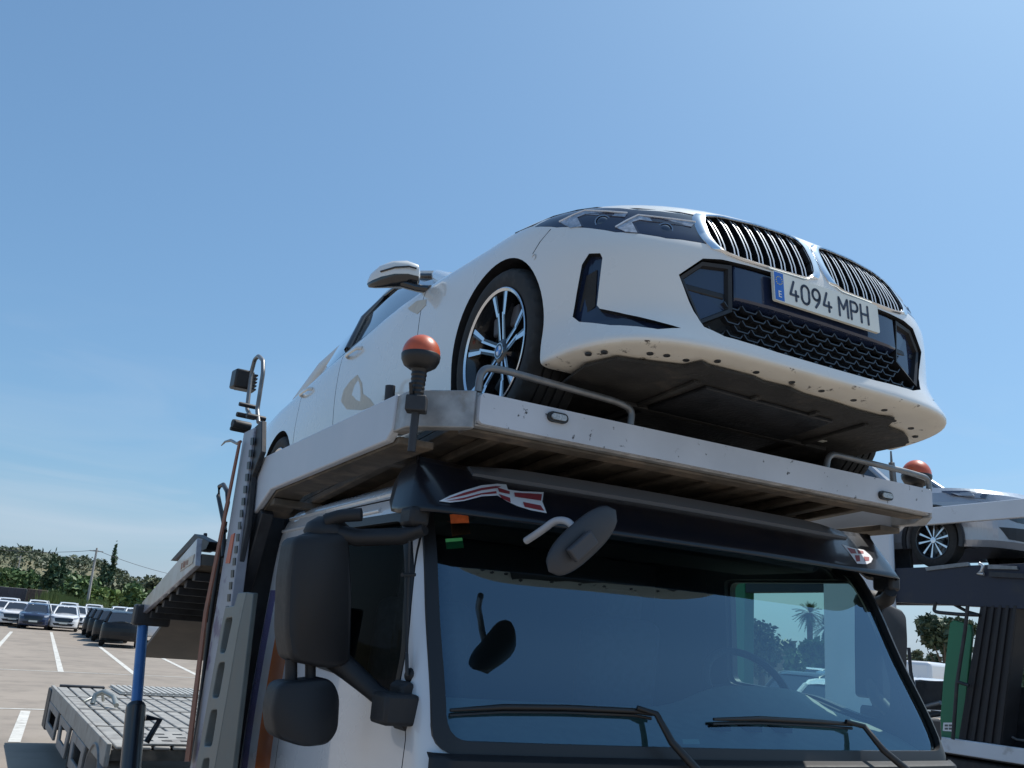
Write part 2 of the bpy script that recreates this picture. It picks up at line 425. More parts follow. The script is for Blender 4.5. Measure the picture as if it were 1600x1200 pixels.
def build_saloon():
    CARP = rad(4.43)
    root = empty('saloon_car', (2.42, 2.976, CH+.725), (-CARP, 0, 0))
    tag(root, 'white saloon car parked nose-out on the deck over the truck cab, plate 4094 MPH', 'car')
    D = dense(3)
    rows = [list(map(tuple, r)) for r in D]
    bot = rows[0]
    cap1 = [(p[0]*.5, p[1]*.97 if p[1] < 0 else p[1], .158) for p in bot]; cap0 = [(0, p[1]*.93 if p[1] < 0 else p[1], .158) for p in bot]
    body0 = ring_mesh([cap0, cap1]+rows); dummy(body0, 3)
    src = body0.copy()
    cuts = MB(); cuts.mat(1)
    # wheel arches
    for yc, r in ((-.02, .352), (2.851, .352)):
        pr = [(yc+r*math.cos(rad(t)), .335+r*math.sin(rad(t))) for t in range(0, 181, 6)]
        pr = [(yc+r*.995, -.05)]+pr+[(yc-r*.98, -.05)]
        for s in (1, -1): cuts.prism([(s*1.1, y, z) for y, z in pr], (-s*.52, 0, 0))
    K = [(-.478,.60),(-.472,.672),(-.455,.703),(-.40,.716),(-.23,.720),(-.10,.720),(-.06,.712),(-.04,.685),(-.036,.61),(-.048,.555),(-.085,.527),(-.25,.522),(-.37,.526),(-.44,.537),(-.469,.562)]
    for s in (1, -1): cuts.prism([(s*x, -1.0, z) for x, z in K], (0, .36, 0))
    G = [(-.604,.425),(-.525,.494),(-.46,.503),(-.2,.503),(.2,.503),(.46,.503),(.525,.494),(.604,.425),(.565,.327),(.53,.245),(.46,.222),(.24,.212),(0,.21),(-.24,.212),(-.46,.222),(-.53,.245),(-.565,.327)]
    cuts.prism([(x, -1.0, z) for x, z in G], (0, .33, 0))
    V3 = [(-.826,-.558,.525),(-.805,-.594,.517),(-.80,-.601,.497),(-.809,-.583,.327),(-.803,-.591,.313),(-.756,-.662,.281),(-.68,-.739,.246),(-.615,-.776,.226),(-.69,-.751,.212),(-.80,-.645,.236),(-.846,-.533,.276),(-.853,-.503,.304),(-.847,-.515,.379),(-.839,-.535,.488)]
    dv = Vector((-.74,-.67,.0)).normalized()
    def ext(loop, d, out, inn, s): 
        d = Vector((d.x*(-s), d.y, d.z)) if s > 0 else d
        L_ = [Vector(p) if s < 0 else Vector(sym(p)) for p in loop]
        return [p+d*out for p in L_], -d*(out+inn)
    for s in (-1, 1): cuts.prism(*ext(V3, dv, .12, .035, s))
    HL = [(-.868,-.255,.758),(-.835,-.325,.778),(-.79,-.42,.776),(-.75,-.488,.760),(-.666,-.624,.716),(-.544,-.703,.703),(-.488,-.735,.698),(-.505,-.788,.556),(-.635,-.735,.562),(-.759,-.619,.600),(-.851,-.387,.697)]
    dh = Vector((-.62,-.76,.15)).normalized()
    for s in (-1, 1): cuts.prism(*ext(HL, dh, .15, .05, s))
    # panel gaps of the doors
    for y in (.70, 1.80, 2.50):
        for s in (1, -1): cuts.box((s*.80, y, .24), (s*1.0, y+.006, 1.2))
    for s in (1,-1): cuts.box((s*.892, .3, .262), (s*1.0, 2.45, .268))
    cm = cuts.mesh('cuts'); dummy(cm, 3)
    # one cutter at a time keeps the solids clean
    me = body0
    for vs_, fs_ in islands(cuts):
        one = bpy.data.meshes.new('cut'); one.from_pydata(vs_, [], fs_); one.update(); dummy(one, 3); setmat(one, 1)
        b_ = bmesh.new(); b_.from_mesh(one); bmesh.ops.recalc_face_normals(b_, faces=b_.faces); b_.to_mesh(one); b_.free()
        new = boolean(me, one, 'DIFFERENCE')
        if len(new.vertices) > 1000: me = new
        else: print('CUT FAILED', vs_[0])
    mark_cut(me, src)
    for p in me.polygons:
        c_ = p.center
        if p.material_index == 0 and c_.y < -.3 and c_.z < .168: p.material_index = 2
    fix_normals(me, src)
    body = link('body', me, [car_white, satin_black, lip_m], root, smooth=0)
    # headlights: lens flush with the wing, light guides on it
    for s in (-1, 1):
        pm = MB(); HLs = HL
        c = sum((Vector(p) for p in HL), Vector())/len(HL); HLs = [tuple(c+(Vector(p)-c)*.988) for p in HL]
        pm.prism(*ext(HLs, dh, .15, .035, s)); m2 = dummy(pm.mesh('p'), 3)
        s2 = src.copy(); lm = boolean(s2, m2, 'INTERSECT'); fix_normals(lm, src)
        hl = link('headlight', lm, [lens_dark, lens_dark], root, smooth=0)
        ch1 = [(-.841,-.387,.72),(-.812,-.432,.735),(-.781,-.462,.750),(-.747,-.543,.718),(-.7,-.607,.696),(-.715,-.611,.674),(-.755,-.555,.694),(-.791,-.48,.723),(-.81,-.458,.715),(-.816,-.495,.66),(-.835,-.452,.668)]
        ch2 = [(-.752,-.609,.623),(-.715,-.625,.653),(-.676,-.639,.68),(-.598,-.696,.665),(-.506,-.737,.66),(-.529,-.743,.632),(-.611,-.705,.638),(-.681,-.653,.654),(-.705,-.64,.643),(-.708,-.674,.586),(-.735,-.644,.595)]
        for chv in (ch1, ch2):
            q = MB(); q.prism(*ext(chv, dh, .004, .014, s)); link('light_guide', q, drl_grey, hl, smooth=20)
            q = MB(); q.tube([(Vector(p) if s < 0 else Vector(sym(p)))+(dh if s < 0 else Vector((-dh.x, dh.y, dh.z)))*.005 for p in (chv[0], chv[1], chv[2], chv[3], chv[4])], .0032, 6); link('light_edge', q, M('light_edge', (.75,.78,.82), .25, coat=.6), hl, smooth=60)
            lc = Vector(chv[5])*.5+Vector(chv[9])*.5; lc = lc if s < 0 else Vector(sym(lc)); dd_ = dh if s < 0 else Vector((-dh.x, dh.y, dh.z))
            q = MB(); q.lathe([(.024,.0),(.022,.004),(.016,.009),(.008,.012),(0,.013)], lc-dd_*.001, dd_, 18); link('projector_lens', q, M('projector', (.02,.03,.06), .04, coat=1.), hl, smooth=60)
            q = MB(); q.lathe([(.0285,-.002),(.0285,.005),(.0245,.005),(.0245,-.002)], lc, dd_, 20); link('projector_ring', q, M('projector_ring', (.35,.38,.42), .25, metal=.8), hl, smooth=40)
            # inner edge of the lamp bowl
            n = len(chv); cc = [chv[7], chv[5], chv[9]]
            q = MB(); a, d_ = ext([chv[8], chv[7], chv[6], chv[5], tuple(Vector(chv[5])*.55+Vector(chv[9])*.45), chv[9]], dh, .0015, .012, s)
            q.prism(a, d_); link('lamp_bowl', q, M('lamp_bowl', (.03,.035,.06), .2, coat=.8), hl, smooth=20)
    # shut lines of the bonnet and bumper
    b0_ = bmesh.new(); b0_.from_mesh(src); BV0 = BVHTree.FromBMesh(b0_); b0_.free()
    for s in (-1, 1):
        for line, r_ in (([(-.86,-.10,.80),(-.868,-.23,.782),(-.835,-.325,.797),(-.79,-.42,.793),(-.75,-.488,.775),(-.666,-.624,.731),(-.544,-.703,.717),(-.49,-.735,.712)], .0032), ([(-.86,-.36,.70),(-.885,-.32,.66),(-.895,-.29,.62)], .0018)):
            q = MB(); P_ = []
            for p in line:
                v = Vector(p) if s < 0 else Vector(sym(p)); P_.append(BV0.find_nearest(v)[0])
            q.tube(P_, r_, 6); link('shut_line', q, satin_black, root, smooth=60)
    # kidney grilles
    bvs = bmesh.new(); bvs.from_mesh(src); BV = BVHTree.FromBMesh(bvs)
    def front(x, z): 
        h = BV.ray_cast(Vector((x, -2, z)), Vector((0, 1, 0)))
        return h[0].y
    def side(y, z, s=-1):
        h = BV.ray_cast(Vector((s*2, y, z)), Vector((-s, 0, 0))); return h[0].x
    for s in (1, -1):
        kid = MB(); back = [(s*x, front(s*x, z)+.06, z) for x, z in loop_offset(K, .002)]
        kid.prism([(p[0], p[1]+.0, p[2]) for p in back], (0, .01, 0))
        kg = link('kidney_grille', kid, gloss_black, root, smooth=0)
        KK = [(p[0], p[1]) for p in loop_round([(x, z, 0) for x, z in K], .02, 3)]
        def fo(d): return [(min(-.0015, x-(d*1.1 if x < -.452 else 0)+(d*.9 if x > -.06 else 0)), z) for x, z in loop_offset(KK, d*.55)]
        o_ = fo(.026); i_ = loop_offset(KK, -.002)
        fr = MB(); n = len(KK)
        def ylift(x, z, l): return front(s*x, min(z, .733))-l
        prof = [[(s*x, ylift(x, z, -.02), z) for x, z in o_], [(s*x, ylift(x, z, .004), z) for x, z in fo(.024)],
                [(s*x, ylift(x, z, .010), z) for x, z in fo(.013)], [(s*x, ylift(x, z, .006), z) for x, z in loop_offset(KK, .002)], [(s*x, ylift(x, z, -.05), z) for x, z in i_]]
        fr.grid([[Vector(p) for p in r] for r in prof], closed_u=True)
        link('grille_frame', fr.mesh('f', merge=1e-6), chrome, kg, smooth=50)
        nb = 8
        for i in range(nb):
            xb = -.436+i*(.436-.082)/(nb-1)
            zs = []
            # clip the slat inside the kidney
            for k in range(len(KK)):
                a, b = KK[k], KK[(k+1) % len(KK)]
                if (a[0]-xb)*(b[0]-xb) < 0: zs.append(a[1]+(b[1]-a[1])*(xb-a[0])/(b[0]-a[0]))
            z0, z1 = min(zs), max(zs)
            sl = MB(); sb = MB()
            for dx in (-.0085, .0085):
                P0, P1 = [], []
                for t in np.linspace(0, 1, 6):
                    z = z0+(z1-z0)*t; yy = front(s*xb, min(z, .73))
                    P0.append((s*(xb+dx), yy+.004+.005*abs(2*t-1)**2, z))
                w = .0026
                ring = [[Vector((p[0]-w, p[1], p[2])), Vector((p[0]+w, p[1], p[2])), Vector((p[0]+w, p[1]+.045, p[2])), Vector((p[0]-w, p[1]+.045, p[2]))] for p in P0]
                sb.grid([[v+Vector((0, .0018 if j < 2 else 0, 0)) for j, v in enumerate(r)] for r in ring], closed_u=True)
                sl.grid([[v+Vector((0, 0 if j < 2 else -.0435, 0)) for j, v in enumerate(r)] for r in ring], closed_u=True)
            link('grille_slat', sl.mesh('s'), M('bright_slat', (.62,.65,.69), .3, metal=.3), kg, smooth=30)
            link('slat_fin', sb.mesh('s'), gloss_black, kg, smooth=30)
    # lower intake
    gl = MB(); gl.prism([(x, front(x, z)+.105, z) for x, z in loop_offset(G, .002)], (0, .01, 0))
    lg = link('lower_grille', gl, satin_black, root, smooth=0)
    bar = MB()
    xs = np.linspace(-.40, .40, 17)
    rings = []
    for x in xs:
        y = front(x, .45)
        rings.append([Vector((x, y+.012, .499)), Vector((x, y+.012, .375)), Vector((x, y+.07, .352)), Vector((x, y+.07, .499))])
    bar.grid(rings, closed_u=True); bar.add(rings[0], [(0,1,2,3)]); bar.add(rings[-1], [(3,2,1,0)])
    link('number_plate_bar', bar.mesh('b', merge=1e-6), panel_navy, lg, smooth=30, bevel=.006)
    for s in (1, -1):
        p = MB(); pk = [(-.594,.424),(-.520,.487),(-.41,.494),(-.405,.33),(-.53,.262)]
        out = [(s*x, front(s*x, z)+.010, z) for x, z in pk]; mid = [(s*x, front(s*x, z)+.014, z) for x, z in loop_offset(pk, -.012)]
        inn = [(s*x, front(s*x, z)+.030, z) for x, z in loop_offset(pk, -.016)]; bk = [(s*x, front(s*x, z)+.09, z) for x, z in pk]
        p.grid([[Vector(q) for q in r] for r in (bk, out, mid, inn)], closed_u=True)
        pf = link('intake_frame', p.mesh('b', merge=1e-6), satin_black, lg, smooth=25)
        q = MB(); q.prism(inn, (0, .006, 0)); link('intake_panel', q, panel_navy, pf, smooth=0)
        q = MB(); a = (s*-.575, front(s*.575, .40)+.030, .40); b = (s*-.425, front(s*.425, .385)+.030, .385); q.beam(a, b, .008, .022); link('panel_reflection_bar', q, satin_black, pf, bevel=.004)  # bar modelled in place of the band reflected in the glossy panel
    hx = MB(); hw, hh = .036, .0175          # half width and half height of one cell
    for iz in range(6):
        z = .222+iz*hh*1.5
        for ix in range(-9, 10):
            x = ix*hw*2+(hw if iz % 2 else 0)
            lim = .47 if z < .24 else (.52 if z < .27 else .42)
            if abs(x) > lim: continue
            y = front(x, max(z, .215))+.034
            pts = [(x-hw, z+hh*.5), (x-hw*.62, z-hh*.42), (x+hw*.62, z-hh*.42), (x+hw, z+hh*.5)]
            for p_, q_ in zip(pts[:-1], pts[1:]): hx.beam((p_[0], y-.004, p_[1]), (q_[0], y-.004, q_[1]), .022, .0042, up=(0, 0, 1))
    tag(link('honeycomb_mesh', hx, M('grille_black', (.025,.027,.032), .3, coat=.3), lg, smooth=0), kind='stuff')
    # air curtain blades
    for s in (-1, 1):
        q = MB(); Vs = loop_offset([(p[1], p[2]) for p in V3], .001); c_ = V3
        q.prism(*ext(V3, dv, -.028, .034, s)); ac = link('air_curtain', q, panel_navy, root, smooth=0)
        slot = [(-.832,-.545,.455),(-.812,-.578,.47),(-.815,-.572,.335),(-.832,-.54,.315),(-.843,-.52,.33)]
        q = MB(); q.prism(*ext(slot, dv, -.022, .03, s)); link('air_slot', q, under_black, ac, smooth=0)
    # number plate
    pz, ph, pw = .447, .11, .52
    py = front(0, pz)-.004
    pl = MB(); pl.prism([tuple(v) for v in loop_round([(-pw/2, py-.012, pz-ph/2), (pw/2, py-.012, pz-ph/2), (pw/2, py-.012, pz+ph/2), (-pw/2, py-.012, pz+ph/2)], .008, 4)], (0, .012, 0))
    plate = link('number_plate', pl, plate_white, root, smooth=30)
    q = MB(); q.box((-.257, py-.0128, pz-.052), (-.215, py-.012, pz+.052)); link('country_band', q, plate_blue, plate, smooth=0)
    tm = text_mesh('E', .034); xform(tm, Matrix.Translation((-.236, py-.0132, pz-.03)) @ Matrix.Rotation(rad(90), 4, 'X')); link('country_letter', tm, plate_white, plate, smooth=0)
    st = MB()
    for k in range(12):
        t = rad(30*k); st.lathe([(.0, .0006), (.0021, .0006), (.0021, 0)], (-.236+.0145*math.cos(t), py-.0129, pz+.022+.0145*math.sin(t)), (0, -1, 0), 5)
    link('star_ring', st, yellow_m, plate, smooth=0)
    # plate characters as strokes
    def arc(cx, cz, rx, rz, a0, a1, n=10): return [(cx+rx*math.cos(rad(a0+(a1-a0)*k/n)), cz+rz*math.sin(rad(a0+(a1-a0)*k/n))) for k in range(n+1)]
    CH_ = {'4': [[(.30,1),(0,.28),(.62,.28)], [(.44,.52),(.44,0)]], '0': [arc(.3,.70,.3,.30,0,180)+arc(.3,.30,.3,.30,180,360)+[(.6,.70)]],
           '9': [arc(.3,.70,.3,.30,0,360,18), [(.6,.70),(.58,.52),(.5,.32),(.22,0)]], 'M': [[(0,0),(0,1),(.36,.42),(.72,1),(.72,0)]],
           'P': [[(0,0),(0,1),(.34,1)]+arc(.34,.74,.24,.26,90,-90,8)+[(0,.48)]], 'H': [[(0,0),(0,1)],[(.6,0),(.6,1)],[(0,.5),(.6,.5)]]}
    xx = -.185; hch, wch, stw = .077, .0600, .0098
    for chx in '4094 MPH':
        if chx == ' ': xx += .024; continue
        q = MB()
        for pl_ in CH_[chx]:
            P_ = [Vector((xx+u*wch, 0, pz-hch/2+v*hch*.9+.004)) for u, v in pl_]
            for a_, b_ in zip(P_[:-1], P_[1:]):
                q.beam((a_.x, py-.0128, a_.z), (b_.x, py-.0128, b_.z), stw, .0012, up=(0,1,0))
            for p_ in P_: q.lathe([(0,.0012),(stw/2,.0012),(stw/2,0)], (p_.x, py-.0122, p_.z), (0,-1,0), 10)
        link('plate_character', q, plate_ink, plate, smooth=0)
        xx += wch*max(u for pl_ in CH_[chx] for u, v in pl_)+.0172
    # under tray with its screws
    ed = [(-.75,-.20),(-.80,-.50),(-.755,-.62),(-.64,-.648),(-.53,-.683),(-.507,-.750),(-.46,-.735),(-.27,-.738),(-.20,-.722),(-.09,-.728),(.0,-.705),(.143,-.703),(.30,-.69),(.409,-.69),(.47,-.708),(.53,-.62),(.66,-.60),(.74,-.557),(.79,-.50),(.75,-.20),(.55,.35),(.55,2.4),(-.55,2.4),(-.55,.35)]
    q = MB(); q.prism([(x, y, .135) for x, y in ed], (0, 0, .011)); ut = link('undertray', q, under_black, root, smooth=0)
    q = MB()
    for x in (-.42, -.14, .16, .42): q.box((x-.012, -.62, .122), (x+.012, 2.2, .1345))
    q.box((-.55, -.30, .118), (.55, -.27, .1345)); q.box((-.5, .32, .118), (.5, .36, .1345))
    link('tray_rib', q, under_black, ut, smooth=0, bevel=.003)
    q = MB(); q.prism([(x, y, .120) for x, y in ((-.36,-.60),(.28,-.58),(.33,-.05),(.05,.1),(-.40,-.02))], (0, 0, .0145)); link('tray_panel', q, M('worn_black_panel', (.012,.013,.016), .5, noise=(12,.4), bump=(60,.3)), ut, smooth=0, bevel=.004)
    for x, y in ((-.50,-.25),(.47,-.35)):
        q = MB(); q.box((x-.02, y-.012, .1335), (x+.02, y+.012, .1348)); link('paper_tag', q, plate_white, ut, smooth=0)
    scr = MB(); scr.lathe([(0, .0), (.006, .0), (.011, -.002), (.012, .004)], (0,0,0), (0,0,1), 12); sm = scr.mesh('screw')
    for x, y in ((-.833,-.57),(-.799,-.612),(-.674,-.690),(-.62,-.708),(-.543,-.712),(-.453,-.762),(-.28,-.759),(-.113,-.757),(.036,-.752),(.204,-.747),(.383,-.734),(.518,-.665),(.651,-.64),(.76,-.575),(.80,-.50)):
        o = link('screw', sm, satin_black, root, smooth=0); o.location = (x, y, .1505)
    # scrape marks along the lip
    random.seed(5)
    for (x0, x1, y0) in ((-.74,-.63,-.752),(-.62,-.56,-.775)):
        pass
    # inner wheel tubs
    for s in (1, -1):
        q = MB(); q.lathe([(.345, 0), (.345, .3)], (s*.62, -.02, .335), (s, 0, 0), 40, 0, 2*math.pi); 
    # wheels
    def wheel():
        w = empty('wheel', parent=root)
        ty = MB(); r0, wd = .325, .225
        prof = [(.232,-.095),(.25,-.108),(.285,-.113),(.306,-.108),(.318,-.095)]
        for xg in (-.055,-.018,.018,.055):
            prof += [(.3245, xg-.012), (.3245, xg-.005), (.3165, xg-.0045), (.3165, xg+.0045), (.3245, xg+.005)]
        prof += [(.3245,.07),(.318,.095),(.306,.108),(.285,.113),(.25,.108),(.232,.095)]
        def rm(r, i, k): 
            return r-.006 if (r > .31 and k % 4 == 0 and (i < 6 or i > len(prof)-7)) else r
        ty.lathe(prof, (0,0,0), (1,0,0), 120, radmod=rm)
        tyre = link('tyre', ty, tyre_m, w, smooth=35)
        rb = MB(); rb.lathe([(.236,-.112),(.241,-.109),(.236,-.104),(.226,-.085),(.212,-.06),(.205,.0),(.21,.09)], (0,0,0), (1,0,0), 64)
        rim = link('rim', rb, wheel_black, w, smooth=40)
        q = MB(); q.lathe([(.2385,-.1135),(.2425,-.1115),(.2425,-.1085)], (0,0,0), (1,0,0), 64); q.lathe([(.2285,-.108),(.2385,-.1135)], (0,0,0), (1,0,0), 64); link('rim_edge', q, machined, rim, smooth=40)
        # brake disc, hub
        q = MB(); q.lathe([(0,-.03),(.16,-.03),(.165,-.02),(.165,.0),(0,.0)], (0,0,0), (1,0,0), 40); link('brake_disc', q, M('brake_disc', (.12,.115,.11), .35, metal=.8, noise=(20,.2)), w, smooth=40)
        q = MB(); q.box((-.06, -.10, .09), (.0, .10, .17)); link('brake_caliper', q, M('caliper', (.10,.10,.11), .5), w, bevel=.01)
        q = MB(); q.lathe([(0,-.082),(.03,-.082),(.05,-.075),(.062,-.055),(.062,-.03)], (0,0,0), (1,0,0), 32); link('hub', q, wheel_black, rim, smooth=40)
        for k in range(5):
            t = rad(72*k-7); e = Vector((0, math.sin(t), math.cos(t))); p = Vector((0, math.cos(t), -math.sin(t)))
            sp = MB(); mc = MB()
            for sg in (1, -1):
                def pt(r, off, x): return e*r+p*off*sg+Vector((x, 0, 0))
                def xr(r): return -.074-.030*(r-.04)/.19
                # dark arm
                A = [pt(.035,.006,xr(.035)),pt(.13,.010,xr(.13)),pt(.232,.030,xr(.232)),pt(.232,.064,xr(.232)),pt(.13,.030,xr(.13)),pt(.035,.026,xr(.035))]
                sp.prism2(A, [a+Vector((.034, 0, 0)) for a in A])
                # bright machined faces: inner pair close together, outer pair wider
                for (r1, a1, b1, r2, a2, b2) in ((.045,.0065,.0150,.150,.012,.0215),(.138,.018,.0325,.2295,.042,.0625)):
                    Q = [pt(r1, a1, xr(r1)-.0012), pt(r2, a2, xr(r2)-.0012), pt(r2, b2, xr(r2)-.0012), pt(r1, b1, xr(r1)-.0012)]
                    mc.prism2(Q, [a+Vector((.004, 0, 0)) for a in Q])
            so = link('spoke', sp, wheel_black, rim, smooth=0)
            # bright faces stay children of the rim so no fourth level arises
            link('machined_face', mc, machined, rim, smooth=0)
        q = MB(); q.lathe([(0,-.0845),(.029,-.0845),(.031,-.080)], (0,0,0), (1,0,0), 32); link('hub_cap', q, gloss_black, rim, smooth=30)
        q = MB(); q.lathe([(.0285,-.0850),(.031,-.0852),(.032,-.082)], (0,0,0), (1,0,0), 32); link('hub_cap_ring', q, machined, rim, smooth=30)
        for k in range(4):
            q = MB(); q.lathe([(.0005,-.0852),(.019,-.0852)], (0,0,0), (1,0,0), 8, rad(90*k), rad(90*k+90)); link('emblem_quarter', q, M('emblem_blue', (.02,.20,.62), .3, coat=.6) if k % 2 else M('emblem_white', (.8,.8,.82), .3, coat=.6), rim, smooth=0)
        return w
    w0 = wheel()
    spots = [(-.783, -.015, 0), (.783, -.015, math.pi), (-.79, 2.851, 0), (.79, 2.851, math.pi)]
    for i, (x, y, rz) in enumerate(spots):
        w = w0 if i == 0 else copy_tree(w0, root)
        w.location = (x, y, .335); w.rotation_euler = (0, 0, rz)
    # greenhouse
    def gh(s_in, grow=0):
        B = [(.70,.70,.93),(.78,.95,.93),(.835,1.3,.925),(.845,1.8,.925),(.83,2.4,.93),(.74,3.0,.95),(.60,3.3,.97)]
        T = [(.50,1.42,1.33),(.55,1.55,1.37),(.575,1.75,1.395),(.58,2.0,1.40),(.57,2.35,1.385),(.53,2.65,1.34),(.5,2.8,1.30)]
        return B, T
    B, T = gh(0)
    g = MB(); 
    mid = [tuple(Vector(b)*.45+Vector(t)*.55+Vector((.035,0,0))) for b, t in zip(B, T)]
    rows = []
    for r in (B, mid, T):
        h = [Vector(p) for p in r]; rows.append(h+[Vector((-p.x, p.y, p.z)) for p in reversed(h)])
    g.grid(rows, closed_u=True); nrow = len(rows[0])
    link('window_glass', g.mesh('g'), car_glass, root, smooth=50)
    rf = MB(); h = [Vector(p)+Vector((.01,0,.0)) for p in T]
    G2 = [h, [Vector((p.x*.6, p.y, p.z+.03)) for p in h], [Vector((0, p.y, p.z+.045)) for p in h], [Vector((-p.x*.6, p.y, p.z+.03)) for p in h], [Vector((-p.x, p.y, p.z)) for p in h]]
    rf.grid(G2); ro = link('roof', rf, car_white, root, smooth=60); ro.modifiers.new('s', 'SOLIDIFY').thickness = -.03
    for s in (1, -1):
        for i, wd in ((0, .10), (3, .05), (5, .13)):
            p = MB(); a, m_, b = Vector(B[i]), Vector(mid[i]), Vector(T[i])
            pts = [Vector((v.x*s+.008*s, v.y, v.z)) for v in (a, m_, b)]
            p.tube(pts, wd/2, 8, squash=(1, .35)) if False else p.tube(pts, [wd*.5, wd*.42, wd*.36], 10)
            link('window_pillar', p, car_white if i != 3 else gloss_black, root, smooth=60)
        p = MB(); p.tube([Vector((v[0]*s+.004*s, v[1], v[2]-.005)) for v in B], .011, 8); link('window_trim', p, gloss_black, root, smooth=60)
        p = MB(); p.tube([Vector((v[0]*s+.012*s, v[1], v[2])) for v in T], .016, 8); link('roof_rail', p, gloss_black, root, smooth=60)
        # seats heads and cabin block so the glass has something behind it
    q = MB(); q.box((-.55, 1.2, .7), (.55, 2.9, 1.02)); link('cabin_interior', q, M('dark_cabin', (.03,.03,.035), .8), root, smooth=0, bevel=.05)
    # door handles
    for s in (1, -1):
        for y in (1.58, 2.39):
            q = MB(); x = side(y, .832, s)
            q.tube(arc_pts([(x-.0*s, y-.105, .826), (x+.022*s, y-.085, .828), (x+.026*s, y, .832), (x+.022*s, y+.085, .838), (x, y+.105, .840)], .03), [.012]*2+[.014]*0+[.012]*(len(arc_pts([(0,0,0),(1,0,0),(2,1,0),(3,1,0),(4,2,0)], .03))-2), 8, squash=(1, .6))
            link('door_handle', q, car_white, root, smooth=60)
    # mirrors
    for s in (-1, 1):
        mr_ = empty('mirror', parent=root)
        def mp_(x, y, z): return Vector((-s*x, y, z)) if s > 0 else Vector((x, y, z))
        secs = []; secs2 = []
        for x, y, hh, dd, zc in ((-.885,.80,.050,.035,.955),(-.90,.80,.066,.055,.958),(-.95,.83,.076,.070,.965),(-1.0,.87,.074,.068,.968),(-1.04,.92,.062,.055,.966),(-1.062,.955,.040,.035,.960),(-1.068,.97,.012,.012,.957)):
            up_, lo_ = [], []
            for k in range(0, 9):
                t = math.pi*k/8; up_.append(mp_(x, y-.05-dd*math.sin(t)*.9+.05, zc+hh*math.cos(t)*.5+ .012) if False else mp_(x, y-dd*math.sin(t), zc+.004+hh*.95*abs(math.cos(t))**.8*(1 if k <= 4 else -.0)))
            ring = []
            for k in range(14):
                t = 2*math.pi*k/14; cx, cz = math.cos(t), math.sin(t)
                ring.append((x, y-dd*abs(cx)**.7*(1 if cx > 0 else -.55), zc+hh*abs(cz)**.75*(1 if cz > 0 else -1)*(1 if cz > 0 else .75)))
            secs.append(ring)
        def half(top):
            m_ = MB(); R = []
            for r in secs:
                zc = (max(p[2] for p in r)*.33+min(p[2] for p in r)*.67)
                R.append([mp_(p[0], p[1], (max(p[2], zc) if top else min(p[2], zc)) ) for p in r])
            m_.grid(R, closed_u=True); m_.add(R[0], [tuple(range(14))]); m_.add(R[-1], [tuple(range(14))])
            return m_.mesh('h', merge=1e-6)
        link('mirror_cap', half(True), car_white, mr_, smooth=50)
        link('mirror_base', half(False), gloss_black, mr_, smooth=50)
        q = MB(); q.tube([mp_(-.85,.70,.872), mp_(-.89,.76,.892), mp_(-.94,.82,.925)], [.035,.03,.035], 10, squash=(.6,1.)); link('mirror_foot', q, gloss_black, mr_, smooth=60)
        q = MB(); q.tube([mp_(-.915,.742,.982), mp_(-.95,.752,.987), mp_(-1.0,.797,.988), mp_(-1.045,.868,.982)], .0045, 8); link('indicator_strip', q, gloss_black, mr_, smooth=60)
    # parking sensor and the protective film left on the doors
    x = side(-.30, .60); q = MB(); q.lathe([(.011, -.001), (.012, .0015), (.014, .0)], (x, -.30, .60), (-1, 0, 0), 16); link('parking_sensor', q, M('sensor_grey', (.45,.45,.44), .4), root, smooth=0)
    film_m = M('film_residue', (.60,.545,.45), .5, noise=(30,.1))
    f1 = [(1.471,.672),(1.388,.603),(1.363,.538),(1.257,.48),(1.193,.43),(1.378,.455),(1.595,.516),(1.69,.586),(1.663,.641),(1.576,.667)]
    f2 = [(.886,.838),(.785,.84),(.66,.80),(.65,.765),(.741,.754),(.83,.802)]
    for f in (f1, f2):
        b_ = bmesh.new(); f_ = b_.faces.new([b_.verts.new((side(y, z)-.0015, y, z)) for y, z in f]); bmesh.ops.triangulate(b_, faces=[f_]); gm = bpy.data.meshes.new('g'); b_.to_mesh(gm); b_.free()
        link('film_residue', gm, film_m, root, smooth=0)
    bvs.free()
    return root
saloon = build_saloon()

# ------------------------------------------------------------------ the car transporter under it
def wlink(name, me, mats, parent, **k):
    o = link(name, me, mats, None, **k); o.parent = parent
    if parent.type == 'EMPTY': o.matrix_parent_inverse = Matrix.Translation(-parent.location)
    return o
def prism_mesh(pts, d, k=0):
    q = MB(); q.mat(k); q.prism(pts, d); return dummy(q.mesh('p'), 3)
cab_white = M('cab_silver_white', (.62,.635,.66), .25, coat=.8, noise=(3,.03))
deck_white = M('chipped_white_paint', (.53,.56,.61), .5, noise=(5,.08), second=(.07,.07,.075), second_amt=(.615,.65), second_scale=22)
galv = M('weathered_galvanised', (.33,.34,.35), .5, metal=.35, noise=(14,.3), second=(.20,.15,.10), second_amt=(.55,.75), second_scale=6)
rusty = M('rusty_underside', (.10,.085,.068), .75, noise=(10,.3), second=(.20,.155,.115), second_amt=(.5,.7), second_scale=5, bump=(30,.2))
black_pl = M('textured_black_plastic', (.011,.012,.015), .6, noise=(40,.15), bump=(400,.05))
black_rub = M('black_rubber', (.014,.014,.015), .45)
visor_m = M('tinted_visor', (.007,.009,.015), .28, coat=.25, spec=.3)
steel = M('painted_steel_tube', (.20,.205,.21), .4, metal=.5, noise=(20,.2))
orange_dome = M('orange_dome', (.50,.085,.025), .4, coat=.25, noise=(15,.15))
dark_steel = M('dark_steel', (.035,.037,.042), .55, metal=.3, noise=(12,.3), second=(.10,.08,.06), second_amt=(.6,.8), second_scale=8)
CX = 2.36
truck = empty('car_transporter', (CX, 3.2, 0))
tag(truck, 'silver white car transporter cab with dark sun visor and a steel deck over its roof', 'truck')
